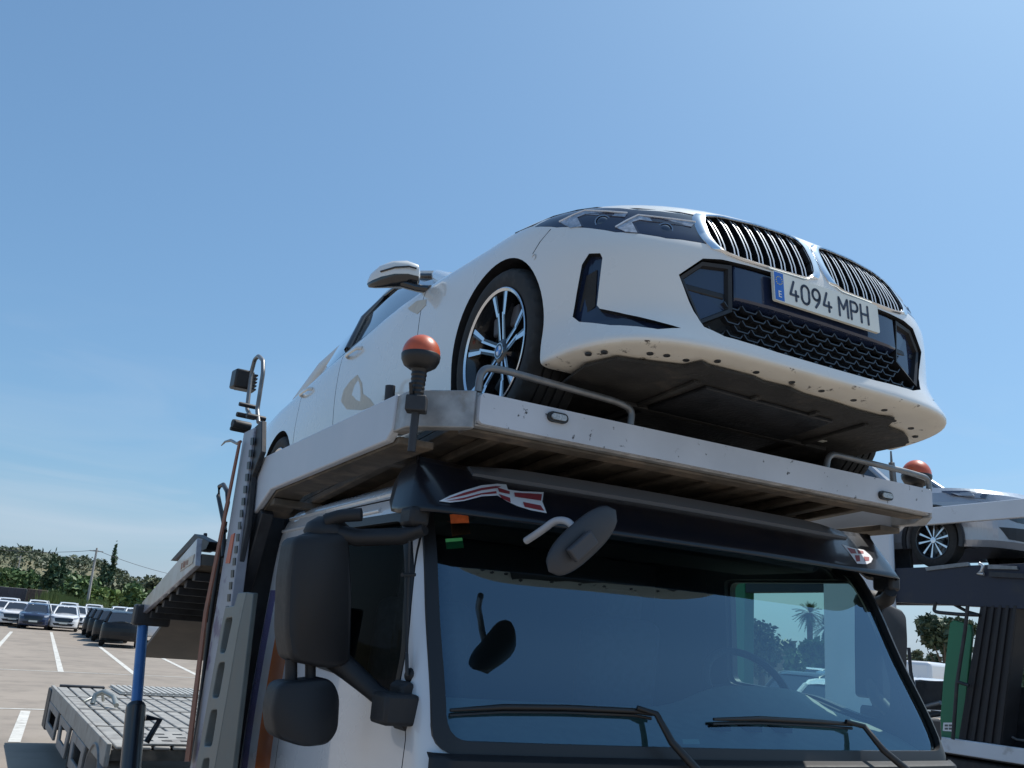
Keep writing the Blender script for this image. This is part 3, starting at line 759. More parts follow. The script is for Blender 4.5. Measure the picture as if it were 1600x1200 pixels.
CZ = [.80,1.10,1.40,1.60,1.95,2.28,2.36,2.415,2.45,2.468]
CYF = [2.40,2.41,2.44,2.485,2.66,2.83,2.90,2.98,3.07,3.25]
CW = [1.165,1.165,1.165,1.16,1.145,1.125,1.105,1.07,1.02,.90]
YR = 4.55
def cab_curve(z, off=0.):
    yf = float(crom(CZ, CYF, z))+off; W = float(crom(CZ, CW, z))-off; yr = YR-off; P = []
    r = .12-off*.4; xe = W-r
    for s in np.linspace(0, 1, 9): P.append((xe*s, yf+.075*(xe*s/W)**2, z))
    yc = yf+.075*(xe/W)**2
    for t in np.linspace(0, 90, 9)[1:]: P.append((xe+r*math.sin(rad(t)), yc+r*(1-math.cos(rad(t))), z))
    for y in np.linspace(yc+r, yr-.07, 9)[1:]: P.append((W, y, z))
    for t in np.linspace(0, 90, 5)[1:]: P.append((W-.07*(1-math.cos(rad(t))), yr-.07+.07*math.sin(rad(t)), z))
    for s in (.75,.5,.25,0): P.append(((W-.07)*s, yr, z))
    return P
def cab_solid(off=0.):
    zs = list(np.linspace(.80, 1.6, 9))+list(np.linspace(1.66, 2.28, 12))+list(np.linspace(2.31, 2.468, 9))
    rows = []
    for z in zs:
        zz = z
        if off: zz = max(.80, z)
        c = cab_curve(z, off); rows.append([(x, y, (.80+off+(z-.80)*(2.468-.80-2*off)/(2.468-.80))) for x, y, _ in c])
    t = rows[-1]; ymid = 3.9
    top1 = [(x*.6, ymid+(y-ymid)*.6, t[0][2]+.012) for x, y, z in t]; top2 = [(0, ymid+(y-ymid)*.55, t[0][2]+.016) for x, y, z in t]
    b = rows[0]; b1 = [(x*.5, ymid+(y-ymid)*.6, b[0][2]) for x, y, z in b]; b0 = [(0, ymid+(y-ymid)*.55, b[0][2]) for x, y, z in b]
    me = ring_mesh([b0, b1]+rows+[top1, top2]); me.transform(Matrix.Translation((CX, 0, 0))); return dummy(me, 3)
src_cab = cab_solid(0.)
shell = boolean(src_cab.copy(), setmat(cab_solid(.055), 1), 'DIFFERENCE')
WS = [(-1.118,1.592),(1.118,1.592),(1.068,2.37),(-1.068,2.37)]
def ws_loop(grow): 
    return [(CX+p.x, 1.6, p.y) for p in [Vector(q) for q in [(v.x, v.y, 0) for v in loop_round([(a, b, 0) for a, b in loop_offset(WS, grow)], .07, 5)]]]
WIN = [(2.97,2.285),(3.80,2.30),(3.80,1.78),(3.25,1.755),(3.02,1.70),(2.90,1.685),(2.82,1.72),(2.80,1.85),(2.87,2.1)]
def win_loop(grow, x): return [(x, p.x, p.y) for p in loop_round([(a, b, 0) for a, b in loop_offset(WIN, grow)], .05, 4)]
DOOR = [(2.93,2.365),(3.93,2.375),(3.95,1.9),(3.95,.9),(2.70,.9),(2.70,1.6)]
def door_loop(grow, x): return [(x, a, b) for a, b in loop_offset(DOOR, grow)]
shell = boolean(shell, prism_mesh(ws_loop(0), (0, 1.45, 0), 1), 'DIFFERENCE')
for s in (-1, 1):
    shell = boolean(shell, prism_mesh(win_loop(0, CX+s*1.5), (-s*.45, 0, 0), 1), 'DIFFERENCE')
body_m = shell
for s in (-1, 1):
    full = prism_mesh(door_loop(.003, CX+s*1.5), (-s*.45, 0, 0), 1); inner = prism_mesh(door_loop(-.003, CX+s*1.5), (-s*.45, 0, 0), 1)
    dm = boolean(shell.copy(), inner, 'INTERSECT'); mark_cut(dm, src_cab); fix_normals(dm, src_cab)
    body_m = boolean(body_m, full, 'DIFFERENCE')
    nt_ = None
    d = wlink('door', dm, [cab_white, black_pl], truck, smooth=0)
    if s < 0: door_r = d
    else: door_l = d
mark_cut(body_m, src_cab); fix_normals(body_m, src_cab)
cab = wlink('cab_body', body_m, [cab_white, black_pl], truck, smooth=0)
# orange and purple livery stripes on the door and flank: print on the paint
def livery(m):
    m = m.copy(); m.name = 'cab_paint_with_stripes'; n = m.node_tree; b = n.nodes['Principled BSDF']
    t = n.nodes.new('ShaderNodeTexCoord'); sp = n.nodes.new('ShaderNodeSeparateXYZ'); n.links.new(t.outputs['Object'], sp.inputs[0])
    ns = n.nodes.new('ShaderNodeMath'); ns.operation = 'MULTIPLY_ADD'   # y + k*z
    ns.inputs[1].default_value = -.22; n.links.new(sp.outputs['Z'], ns.inputs[0]); n.links.new(sp.outputs['Y'], ns.inputs[2])
    sq = n.nodes.new('ShaderNodeMath'); sq.operation = 'MULTIPLY'; n.links.new(sp.outputs['Z'], sq.inputs[0]); n.links.new(sp.outputs['Z'], sq.inputs[1])
    ad = n.nodes.new('ShaderNodeMath'); ad.operation = 'MULTIPLY_ADD'; ad.inputs[1].default_value = .06; n.links.new(sq.outputs[0], ad.inputs[0]); n.links.new(ns.outputs[0], ad.inputs[2])
    rp = n.nodes.new('ShaderNodeValToRGB'); cr = rp.color_ramp; cr.interpolation = 'CONSTANT'
    mr = n.nodes.new('ShaderNodeMapRange'); mr.inputs[1].default_value = 3.4; mr.inputs[2].default_value = 4.6; n.links.new(ad.outputs[0], mr.inputs[0]); n.links.new(mr.outputs[0], rp.inputs[0])
    w_ = (.62,.635,.66,1); cr.elements[0].color = w_; cr.elements[1].position = .99; cr.elements[1].color = w_
    for p, c in ((.36,(.66,.20,.06,1)),(.54,(.62,.635,.66,1)),(.64,(.17,.16,.33,1)),(.73,(.62,.635,.66,1))):
        e = cr.elements.new(p); e.color = c
    lz = n.nodes.new('ShaderNodeMath'); lz.operation = 'LESS_THAN'; lz.inputs[1].default_value = 2.05; n.links.new(sp.outputs['Z'], lz.inputs[0])
    mx_ = n.nodes.new('ShaderNodeMix'); mx_.data_type = 'RGBA'; n.links.new(lz.outputs[0], mx_.inputs['Factor']); mx_.inputs['A'].default_value = w_; n.links.new(rp.outputs[0], mx_.inputs['B'])
    n.links.new(mx_.outputs['Result'], b.inputs['Base Color']); return m
lv = livery(cab_white)
for o in (door_r, cab): o.data.materials[0] = lv
# glass panes and rubber seals follow the shell
def pane(loop, d, o1, o2):
    g = boolean(boolean(cab_solid(o1), cab_solid(o2), 'DIFFERENCE'), prism_mesh(loop, d), 'INTERSECT'); fix_normals(g, cab_solid(o1)); return g
ws_glass = glass_mat('windscreen_glass', (.60,.78,.76), 1.9, boost=.06, dust=.01, sheen=(.55,.80,1.))
side_glass = glass_mat('side_window_glass', (.66,.82,.78), 1.12)
def curve_y(z, X, off):
    c = cab_curve(z, off)[:17]; return float(np.interp(abs(X), [p[0] for p in c], [p[1] for p in c]))
q = MB(); rows = []
for z in np.linspace(1.572, 2.39, 24):
    xm = 1.118-(z-1.572)*.056
    rows.append([Vector((CX+X, curve_y(z, X, .014), z)) for X in [xm*math.sin(t) for t in np.linspace(-math.pi/2, math.pi/2, 41)]])
q.grid(rows); wsg = wlink('windshield', q, ws_glass, truck, smooth=80)
ring = boolean(prism_mesh(ws_loop(.014), (0, 1.45, 0)), prism_mesh([(x, y-.1, z) for x, y, z in ws_loop(-.022)], (0, 1.7, 0)), 'DIFFERENCE')
seal = boolean(boolean(cab_solid(-.006), cab_solid(.011), 'DIFFERENCE'), ring, 'INTERSECT')
wlink('windshield_seal', seal, [black_rub]*3, wsg, smooth=30)
for s, dr in ((-1, door_r), (1, door_l)):
    b_ = bmesh.new(); f_ = b_.faces.new([b_.verts.new((CX+s*(float(crom(CZ, CW, z))-.024), y, z)) for x, y, z in win_loop(.008, 0)]); bmesh.ops.triangulate(b_, faces=[f_]); gm = bpy.data.meshes.new('g'); b_.to_mesh(gm); b_.free()
    wlink('side_window', gm, [side_glass if s > 0 else glass_mat('door_window_glass', (.5,.56,.56), 1.04)], dr, smooth=0)
    ring = boolean(prism_mesh(win_loop(.02, CX+s*1.5), (-s*.45, 0, 0)), prism_mesh([(x+s*.1, y, z) for x, y, z in win_loop(-.012, CX+s*1.5)], (-s*.65, 0, 0)), 'DIFFERENCE')
    wlink('window_seal', boolean(boolean(cab_solid(-.004), cab_solid(.03), 'DIFFERENCE'), ring, 'INTERSECT'), [black_rub]*3, dr, smooth=30)
    # handle low on the door
    q = MB(); q.box((CX+s*1.165, 3.62, 1.10), (CX+s*1.195, 3.86, 1.15)); wlink('door_handle', q, black_pl, dr, bevel=.01)
# dark cowl under the windscreen
q = MB(); rows = []
for z, o in ((1.572,-.012),(1.560,-.03),(1.48,-.02),(1.30,-.015),(1.22,-.004)):
    c = cab_curve(z, 0); half = [(x, y+o, z) for x, y, _ in c[:14]]; rows.append([Vector((CX-x, y, zz)) for x, y, zz in reversed(half[1:])]+[Vector((CX+x, y, zz)) for x, y, zz in half])
q.grid(rows); cw = wlink('front_cowl', q, black_pl, truck, smooth=50); cw.modifiers.new('s', 'SOLIDIFY').thickness = .012
q = MB(); q.box((CX-.42, 2.425, 1.40), (CX+.02, 2.46, 1.48)); wlink('grab_recess', q, black_rub, cw, bevel=.01)
q = MB(); q.tube(arc_pts([(CX+.45, 2.44, 1.52), (CX+.46, 2.405, 1.52), (CX+.86, 2.43, 1.52), (CX+.87, 2.47, 1.52)], .03), .014, 10); wlink('grab_handle', q, M('grey_handle', (.30,.30,.31), .4), cw, smooth=60)
# roof gutter and roof-side ridges
for zz, oo in ((2.392, .0), (2.33, .002)):
    q = MB(); c = [p for p in cab_curve(zz) if p[1] > 3.05 and p[0] > 1.0]
    for s in (-1, 1):
        q.tube([(CX+s*(x+oo), y, z-.0*(y-3)) for x, y, z in c if y < 4.5], .009, 6)
    wlink('roof_gutter', q, cab_white, cab, smooth=60)
# roof fairing between visor and deck
q = MB(); rows = []
for X in np.linspace(-.93, .93, 25):
    y0 = 2.83+.05*X*X; e = 1-.35*max(0, abs(X)-.75)/.18
    rows.append([Vector((CX+X, y0, 2.440)), Vector((CX+X, y0-.01, 2.455)), Vector((CX+X, y0+.03, 2.455+.045*e)), Vector((CX+X, y0+.35, 2.455+.047*e)), Vector((CX+X, y0+.35, 2.440))])
q.grid(rows, closed_u=True); q.add(rows[0], [(0,1,2,3,4)]); q.add(rows[-1], [(4,3,2,1,0)])
wlink('roof_fairing', q.mesh('f', merge=1e-6), M('fairing_grey', (.15,.16,.18), .4, coat=.2), truck, smooth=40)
# sun visor
def visor_y(X, z):
    a = abs(X); base = 2.655+.05*a*a
    if a > 1.0: base += 1.9*(a-1.0)**1.6
    return base+(z-2.29)*1.15
VPATH = [(x, 0.) for x in np.linspace(0, .98, 14)]+[(1.03,.004),(1.075,.016),(1.11,.036),(1.14,.065),(1.16,.10),(1.172,.145),(1.178,.20),(1.180,.26),(1.180,.30)]
q = MB(); rows = []
def vrow(X, yo):
    a = abs(X); sd_ = min(1, yo/.14); z0 = 2.288+float(np.interp(yo, [0,.2,.27,.30], [0,.0,.012,.05])); z1 = float(np.interp(a, [0,.80,.90,1.02,1.2], [2.452,2.455,2.485,2.495,2.495]))-float(np.interp(yo, [0,.1,.2,.27,.30], [0,0,.015,.045,.085]))
    r = []
    for z in np.linspace(z0, z1, 9):
        t = (z-2.288); y = 2.655+.05*min(a, 1.0)**2+yo+t*1.15*(1-.75*sd_)-.02*math.sin(math.pi*(z-z0)/(z1-z0))*(1-sd_)
        r.append(Vector((CX+(1 if X > 0 else -1)*(a-t*.25*sd_), y, z)))
    return r
for x, yo in reversed(VPATH[1:]): rows.append(vrow(-x, yo))
for x, yo in VPATH: rows.append(vrow(x if x else 1e-9, yo))
q.grid(rows); vis = wlink('sun_visor', q, visor_m, truck, smooth=60); vm_ = vis.modifiers.new('s', 'SOLIDIFY'); vm_.thickness = .006; vm_.offset = 1
bvv = BVHTree.FromPolygons([Vector(v) for v in q.v], q.f)
def on_visor(px, py, lift=.004):
    o = Vector((0, 0, CH)); p = at(px, py, y=2.7); d = (p-o).normalized(); h = bvv.ray_cast(o, d)
    if h[0] is None: return p
    return h[0]-d*lift
def sticker(name, pix, mat, lift, parent):
    P = [on_visor(*p, lift=lift) for p in pix]; q = MB(); c = sum(P, Vector())/len(P)
    b_ = bmesh.new(); f = b_.faces.new([b_.verts.new(p) for p in P]); bmesh.ops.triangulate(b_, faces=[f]); bmesh.ops.subdivide_edges(b_, edges=b_.edges[:], cuts=3, use_grid_fill=True)
    for v_ in b_.verts:
        o_ = Vector((0, 0, CH)); d_ = (v_.co-o_).normalized(); h_ = bvv.ray_cast(o_, d_)
        if h_[0] is not None: v_.co = h_[0]-d_*lift
    me = bpy.data.meshes.new(name); b_.to_mesh(me); b_.free()
    return wlink(name, me, mat, parent, smooth=0)
st_white = M('sticker_white', (.78,.78,.80), .4); st_red = M('sticker_red', (.30,.045,.055), .45)
C6 = lambda L_: [(560+u/3.636, 580+v/3.636) for u, v in L_]
sticker('flag_sticker', C6([(458,738),(520,707),(600,678),(700,648),(790,639),(840,643),(849,672),(920,682),(1053,687),(1045,740),(1070,806),(980,790),(900,765),(840,737),(790,706),(700,711),(600,737),(520,746)]), st_white, .005, vis)
for L_ in ([(490,730),(600,690),(700,663),(780,652),(812,654),(785,664),(700,676),(600,705)], [(500,737),(600,718),(700,692),(783,681),(786,694),(700,700),(600,729)],
           [(790,660),(860,682),(860,698),(800,685)], [(797,697),(862,719),(865,745),(815,722)], [(885,689),(1043,698),(1038,735),(890,712)], [(935,742),(1035,762),(1056,793),(945,770)]):
    sticker('flag_stripe', C6(L_), st_red, .009, vis)
C7 = lambda L_: [(1180+u/5.333, 680+v/5.333) for u, v in L_]
sticker('flag_sticker', C7([(722,906),(800,935),(868,950),(905,955),(960,1000),(980,1030),(965,1060),(930,1075),(850,1070),(800,1000)]), st_white, .005, vis)
for L_ in ([(765,935),(830,950),(845,985),(800,985)], [(850,955),(900,965),(905,985),(860,988)], [(830,1000),(870,1000),(875,1050),(845,1052)], [(905,1010),(950,1015),(950,1045),(915,1048)]):
    sticker('flag_stripe', C7(L_), st_red, .009, vis)
# stickers on the glass
def on_glass(px, py, y): return at(px, py, y=y)
def flat(name, pix, yv, mat, parent, th=.002):
    q = MB(); P = [at(*p, y=yv) for p in pix]; q.prism(P, (0, th, 0)); return wlink(name, q, mat, parent, smooth=0)
flat('permit_sticker', [(703,804),(731,800),(735,834),(707,838)], 2.90, M('sticker_orange', (.62,.13,.03), .5, noise=(60,.2)), wsg)
flat('permit_sticker', [(696,842),(722,840),(725,856),(698,858)], 2.86, M('sticker_green', (.05,.35,.09), .5, noise=(60,.2)), wsg)
flat('permit_sticker', [(1066,1155),(1092,1155),(1094,1163),(1068,1163)], 2.56, M('sticker_pale', (.45,.6,.58), .5), wsg)
# front kerb mirror on its white arm
fm = empty('front_mirror', at(905, 845, y=2.45), parent=truck); fm.matrix_parent_inverse = Matrix.Translation(-truck.location)
q = MB(); q.tube(arc_pts([at(822,845,y=2.62), at(845,830,y=2.55), at(870,811,y=2.50), at(893,816,y=2.45), at(905,850,y=2.43)], .05), .012, 10); wlink('mirror_arm', q, M('arm_white', (.38,.39,.42), .4), fm, smooth=60)
A, B = at(857,893,y=2.44), at(962,797,y=2.42); ax = (B-A); ln = ax.length; ax.normalize(); fw = Vector((-.1,-1,-.15)).normalized(); wd = ax.cross(fw).normalized(); fw = wd.cross(ax); c = (A+B)/2
q = MB(); rows = []
for t in np.linspace(-1, 1, 17):
    k = max(.02, (1-abs(t)**2.6)**.5); rr = []
    for j in range(16):
        a = 2*math.pi*j/16; cx_, sx_ = math.cos(a), math.sin(a)
        rr.append(c+ax*(t*ln/2)+wd*(cx_*k*.060)+fw*(sx_*k*(.05 if sx_ < 0 else .018)))
    rows.append(rr)
q.grid(rows, closed_u=True); wlink('mirror_housing', q.mesh('h', merge=1e-5), M('mirror_housing', (.035,.038,.045), .5), fm, smooth=60)
q = MB(); q.obox(c+fw*.035+ax*-.03, ax, wd, fw, .05, .025, .012); wlink('mirror_clamp', q, M('clamp_grey', (.05,.052,.06), .5), fm, bevel=.006)
# side mirrors
def rounded_box(c, ux, uy, uz, hx, hy, hz, r):
    q = MB(); q.obox(c, ux, uy, uz, hx, hy, hz); return q
def side_mirrors(s):
    sm = empty('side_mirror', (CX+s*1.3, 2.5, 1.9), parent=truck); sm.matrix_parent_inverse = Matrix.Translation(-truck.location)
    fx = lambda v: Vector((CX+s*(CX-v.x)-.10*max(0., min(1., (1.15-v.x)/.12)), v.y, v.z)) if s > 0 else v
    Y0 = 2.98; K_ = 2.98/2.44
    def hous(name, pix, th, bulge, bev):
        P = [fx(at(*p, y=Y0)) for p in pix]; q = MB(); c = sum(P, Vector())/len(P)
        P = [Vector(p) for p in loop_round(P, .03, 4)]
        fr = [c+(p-c)*.93+Vector((0, -bulge*.62, 0)) for p in P]; mid = [c+(p-c)*.985+Vector((0, -bulge*.42, 0)) for p in P]
        q.grid([[p+Vector((0, th, 0)) for p in P], P, mid, fr], closed_u=True)
        n = len(P); q.add([p+Vector((0, th, 0)) for p in P], [tuple(range(n))]); q.add(fr, [tuple(range(n))])
        o = wlink(name, q.mesh('h', merge=1e-6), black_pl, sm, smooth=60)
        bm = bmesh.new(); bm.from_mesh(o.data); bmesh.ops.recalc_face_normals(bm, faces=bm.faces); bm.to_mesh(o.data); bm.free(); o.data.set_sharp_from_angle(angle=rad(60))
        g = MB(); g.prism([c+(p-c)*.9+Vector((0, th+.001, 0)) for p in P], (0, .003, 0)); wlink('mirror_glass', g, M('mirror_silver', (.85,.87,.88), .03, metal=1.), o, smooth=0)
        return o
    hous('mirror_housing', [(456,838),(540,829),(546,930),(543,1040),(505,1044),(450,1032),(443,985),(446,900)], .11, .06, .03)
    hous('wide_angle_mirror', [(432,1066),(514,1058),(528,1085),(525,1140),(510,1162),(472,1167),(427,1152),(421,1110)], .09, .05, .03)
    q = MB(); q.tube([fx(at(x, y, y=yy)) for x, y, yy in ((470,850,3.02),(520,832,3.0),(560,840,2.95),(630,838,2.86),(664,826,2.80))], [.036,.042,.036,.034,.026], 12, squash=(.8,1)); wlink('upper_arm', q, black_pl, sm, smooth=60)
    q = MB(); q.tube([fx(at(x, y, y=yy)) for x, y, yy in ((500,1010,3.02),(545,1046,2.97),(590,1085,2.86),(625,1105,2.76))], [.045,.036,.028,.03], 12, squash=(1,.8)); wlink('lower_arm', q, black_pl, sm, smooth=60)
    q = MB(); a = fx(at(592,1094,y=2.72)); b = fx(at(640,1120,y=2.72)); q.obox((a+b)/2, (1,0,0), (0,1,0), (0,0,1), .055, .06, .045); wlink('hinge_block', q, black_pl, sm, bevel=.012)
    q = MB(); P = [fx(at(*p, y=2.70)) for p in ((628,1072),(640,1064),(662,1080),(668,1165),(640,1150),(625,1130))]; q.prism(P, (0, .10, 0)); wlink('hinge_plate', q, black_pl, sm, bevel=.008)
    q = MB(); q.tube([fx(at(455,1030,y=3.02)), fx(at(455,1072,y=3.02))], .02, 10); q.tube([fx(at(485,1032,y=3.02)), fx(at(485,1072,y=3.02))], .018, 10); wlink('mirror_bracket', q, black_pl, sm, smooth=60)
    # kerb mirror arm over the window
    q = MB(); q.tube(arc_pts([fx(at(x, y, y=yy)) for x, y, yy in ((508,814,2.98),(530,806,2.96),(565,804,2.92))], .03), [.022]*8, 10); wlink('kerb_arm', q, black_pl, sm, smooth=60)
    q = MB(); c = fx(at(648,808,y=2.84)); q.obox(c, (1,0,0), (0,1,0), (0,0,1), .035, .05, .032); wlink('arm_mount', q, black_pl, sm, bevel=.014)
    q = MB(); rows = []; c = fx(at(512,828,y=3.03))
    q.lathe([(.0,.045),(.04,.04),(.07,.018),(.08,-.01),(.07,-.035)], c, (0,0,1), 20); wlink('kerb_mirror', q, black_pl, sm, smooth=60)
for s in (-1, 1): side_mirrors(s)
# antenna
an = MB(); p0, p1 = at(636,1056,y=2.72), at(633,872,y=2.74); an.tube([p0, p0*.82+p1*.18, p0*.81+p1*.19, p1], [.006,.006,.0022,.0016], 8)
ant = wlink('antenna', an, black_rub, truck, smooth=60)
q = MB(); q.lathe([(0,.028),(.018,.024),(.027,.008),(.030,-.012)], at(646,1056,y=2.74), (-1,-.6,0), 16); wlink('antenna_foot', q, black_pl, ant, smooth=60)
q = MB(); q.tube([at(628,898,y=2.72), at(648,898,y=2.75)], .006, 8); wlink('antenna_clip', q, black_pl, ant, smooth=60)
q = MB(); q.tube([at(640,845,y=2.75), at(637,960,y=2.75), at(636,1048,y=2.73)], .0035, 6); wlink('antenna_cable', q, black_rub, ant, smooth=60)
# wipers
bws = BVHTree.FromPolygons([v.co.copy() for v in wsg.data.vertices], [tuple(p.vertices) for p in wsg.data.polygons])
def on_ws(p, lift):
    o_ = Vector((0, 0, CH)); d_ = (at(*p, y=2.5)-o_).normalized(); h_ = bws.ray_cast(o_, d_)
    return (h_[0] if h_[0] is not None else at(*p, y=2.5))+Vector((0, -lift, lift*.2))
for blade, arm in (([(698,1111),(780,1106),(880,1107),(985,1112),(1012,1117)], [(985,1108),(1012,1118),(1050,1160),(1100,1215)]), ([(1108,1125),(1180,1124),(1260,1128),(1325,1133)], [(1310,1129),(1335,1137),(1380,1172),(1440,1222)])):
    wi = empty('wiper', at(*arm[1], y=2.52), parent=truck); wi.matrix_parent_inverse = Matrix.Translation(-truck.location)
    P = [on_ws(p, .022) for p in blade]; q = MB(); q.tube(P, [.005]+[.009]*(len(P)-2)+[.007], 8); q.tube([p+Vector((0,.004,-.014)) for p in P], .005, 6); wlink('blade', q, black_rub, wi, smooth=60)
    q = MB(); q.tube([on_ws(arm[0], .035), on_ws(arm[1], .045), at(*arm[2], y=2.44), at(*arm[3], y=2.40)], [.008,.010,.012,.014], 8); wlink('arm', q, black_rub, wi, smooth=60)
# cab interior
dash_m = M('dashboard_grey_green', (.30,.31,.28), .6, noise=(20,.1)); seat_m = M('seat_cloth', (.035,.042,.06), .9, noise=(30,.3)); dark_in = M('cab_lining', (.022,.024,.028), .9)
q = MB(); rows = []
for X in np.linspace(-1.08, 1.08, 31):
    hump = .10*math.exp(-((X-.55)/.42)**4); y0 = 2.56+.08*X*X
    rows.append([Vector((CX+X, y0, 1.60)), Vector((CX+X, y0+.10, 1.64)), Vector((CX+X, y0+.28, 1.68+hump*.4)), Vector((CX+X, y0+.42, 1.70+hump)), Vector((CX+X, y0+.52, 1.66+hump)), Vector((CX+X, y0+.56, 1.3)), Vector((CX+X, y0+.02, 1.3))])
q.grid(rows, closed_u=True); dsh = wlink('dashboard', q.mesh('d'), dash_m, truck, smooth=50)
for x in (-.05, .1, .25): 
    v = MB(); v.box((CX+.1+x-.02, 2.66, 1.652), (CX+.1+x+.03, 2.74, 1.672)); wlink('demister_vent', v, black_pl, dsh, smooth=0)
q = MB(); v = Vector((CX+.58, 3.10, 1.78)); q.tube([v+Vector((.22*math.cos(t), .10*math.sin(t), .17*math.sin(t)*.9)) for t in np.linspace(0, 2*math.pi, 40)[:-1]], .016, 10, closed=True)
q.tube([v+Vector((-.2,0,0)), v, v+Vector((.2,0,0))], .014, 8); q.tube([v, v+Vector((0,-.1,-.15))], .04, 10); wlink('steering_wheel', q, black_pl, truck, smooth=60)
for X in (-.55, .55):
    q = MB(); q.box((CX+X-.24, 3.5, 1.2), (CX+X+.24, 3.98, 1.36)); s_ = wlink('seat', q, seat_m, truck, bevel=.05, seg=3)
    q = MB(); q.obox((CX+X, 4.03, 1.70), (1,0,0), (0,1,.1), (0,-.12,1), .23, .07, .36); wlink('backrest', q, seat_m, s_, bevel=.06, seg=3)
    q = MB(); q.obox((CX+X, 4.02, 2.12), (1,0,0), (0,1,.1), (0,-.1,1), .13, .05, .08); wlink('headrest', q, seat_m, s_, bevel=.04, seg=3)
q = MB(); q.box((CX-1.0, 4.30, 1.1), (CX+1.0, 4.48, 2.38)); wlink('rear_curtain', q, dark_in, truck, smooth=0)
q = MB(); q.box((CX-.92, 3.0, 2.30), (CX+.92, 3.5, 2.385)); wlink('overhead_shelf', q, dark_in, truck, bevel=.03)

# ---- upper deck over the cab
DF, DZ, DB = 2.55, 2.655, 2.55      # front edge, top, bottom
XL, XR = 1.27, 3.45                 # ends of the front board
XO, XI = 1.10, 3.62                 # outer faces of the side rails
deck = empty('upper_deck', (CX, 3.4, 2.6), parent=truck); deck.matrix_parent_inverse = Matrix.Translation(-truck.location)
q = MB(); q.prism([tuple(v) for v in loop_round([(XL+.004, DF-.004, DB+.004), (XR-.004, DF-.004, DB+.004), (XR-.004, DF-.004, DZ), (XL+.004, DF-.004, DZ)], .02, 4)], (0, .02, 0)); wlink('front_board', q, deck_white, deck, smooth=30)
q = MB(); q.box((XL, DF+.0165, DB), (XR, DF+.05, DZ+.004)); q.box((XL, DF+.0165, DB-.002), (XR, DF+.14, DB+.012)); wlink('front_beam', q, galv, deck, bevel=.005)
q = MB(); q.box((XL, DF+.05, DB-.012), (XR, DF+.13, DB-.003)); wlink('beam_flange', q, rusty, deck, bevel=.002)
for s in (-1, 1):
    xa, xb = (XL, XO) if s < 0 else (XR, XI)
    ys = 2.71
    q = MB(); pts = [(xa, DF, 0), (xb, ys, 0), (xb, ys+.16, 0), (xb-s*.05, ys+.16, 0), (xb-s*.05, ys+.03, 0), (xa, DF+.06, 0)]
    q.prism([(x, y, DB-.012) for x, y, _ in loop_round(pts, .035, 4)], (0, 0, DZ-DB+.018)); wlink('corner_plate', q, galv, deck, smooth=40, bevel=.004)
    # side rail with its dropped rear end
    z1 = 2.665; pr = [(ys+.10, z1-.012), (ys+.10, 2.53), (ys+.14, 2.515), (4.26, 2.495), (4.50, 2.405), (4.56, 2.43), (4.70, 2.675), (4.66, 2.682)]
    pr = [(ys+.10, z1), (ys+.105, 2.545), (ys+.15, 2.512), (4.26, 2.492), (4.50, 2.400), (4.53, 2.42), (4.70, 2.672)]
    q = MB(); q.prism([(xb+s*.006, y, z) for y, z in pr], (-s*.03, 0, 0)); wlink('side_rail', q, M('rail_white', (.50,.53,.58), .42, noise=(5,.05), second=(.25,.24,.22), second_amt=(.70,.76), second_scale=14), deck, bevel=.006)
    q = MB(); q.prism([(xb-s*.026, y, z) for y, z in [(ys+.12, 2.53), (ys+.12, 2.505), (4.26, 2.485), (4.50, 2.392), (4.50, 2.42), (4.27, 2.51)]], (-s*.13, 0, 0)); wlink('rail_flange', q, rusty, deck, bevel=.004)
# sloping wheel trays and their ribs (they follow the car)
tz = lambda y: CH+.725-.0775*(y-2.976)-.006
def slab(x0, x1, y0, y1, t0, t1): 
    P = [(x0, y0, tz(y0)+t0), (x0, y1, tz(y1)+t0), (x0, y1, tz(y1)+t1), (x0, y0, tz(y0)+t1)]; m_ = MB(); m_.prism(P, (x1-x0, 0, 0)); return m_
for xa, xb in ((1.31, 2.02), (2.84, 3.41)): wlink('wheel_tray', slab(xa, xb, 2.60, 6.45, -.02, 0), rusty, deck, smooth=0)
wlink('deck_plate', slab(2.02, 2.84, 2.60, 4.6, -.035, -.022), rusty, deck, smooth=0)
rib = slab(0, .045, 2.62, 4.55, -.052, -.0205).mesh('rib')
for i in range(13):
    x = 1.31+i*.168
    o = wlink('rib', rib, rusty, deck, bevel=.006); o.location.x = x if False else 0
    o.matrix_parent_inverse = deck.matrix_parent_inverse @ Matrix.Identity(4)
    o.matrix_parent_inverse = Matrix.Translation(-deck.location); o.location = (x, 0, 0)
for y in (3.25, 4.3):
    q = MB(); q.box((XO+.03, y, tz(y)-.085), (XI-.03, y+.07, tz(y)-.054)); wlink('cross_beam', q, rusty, deck, bevel=.004)
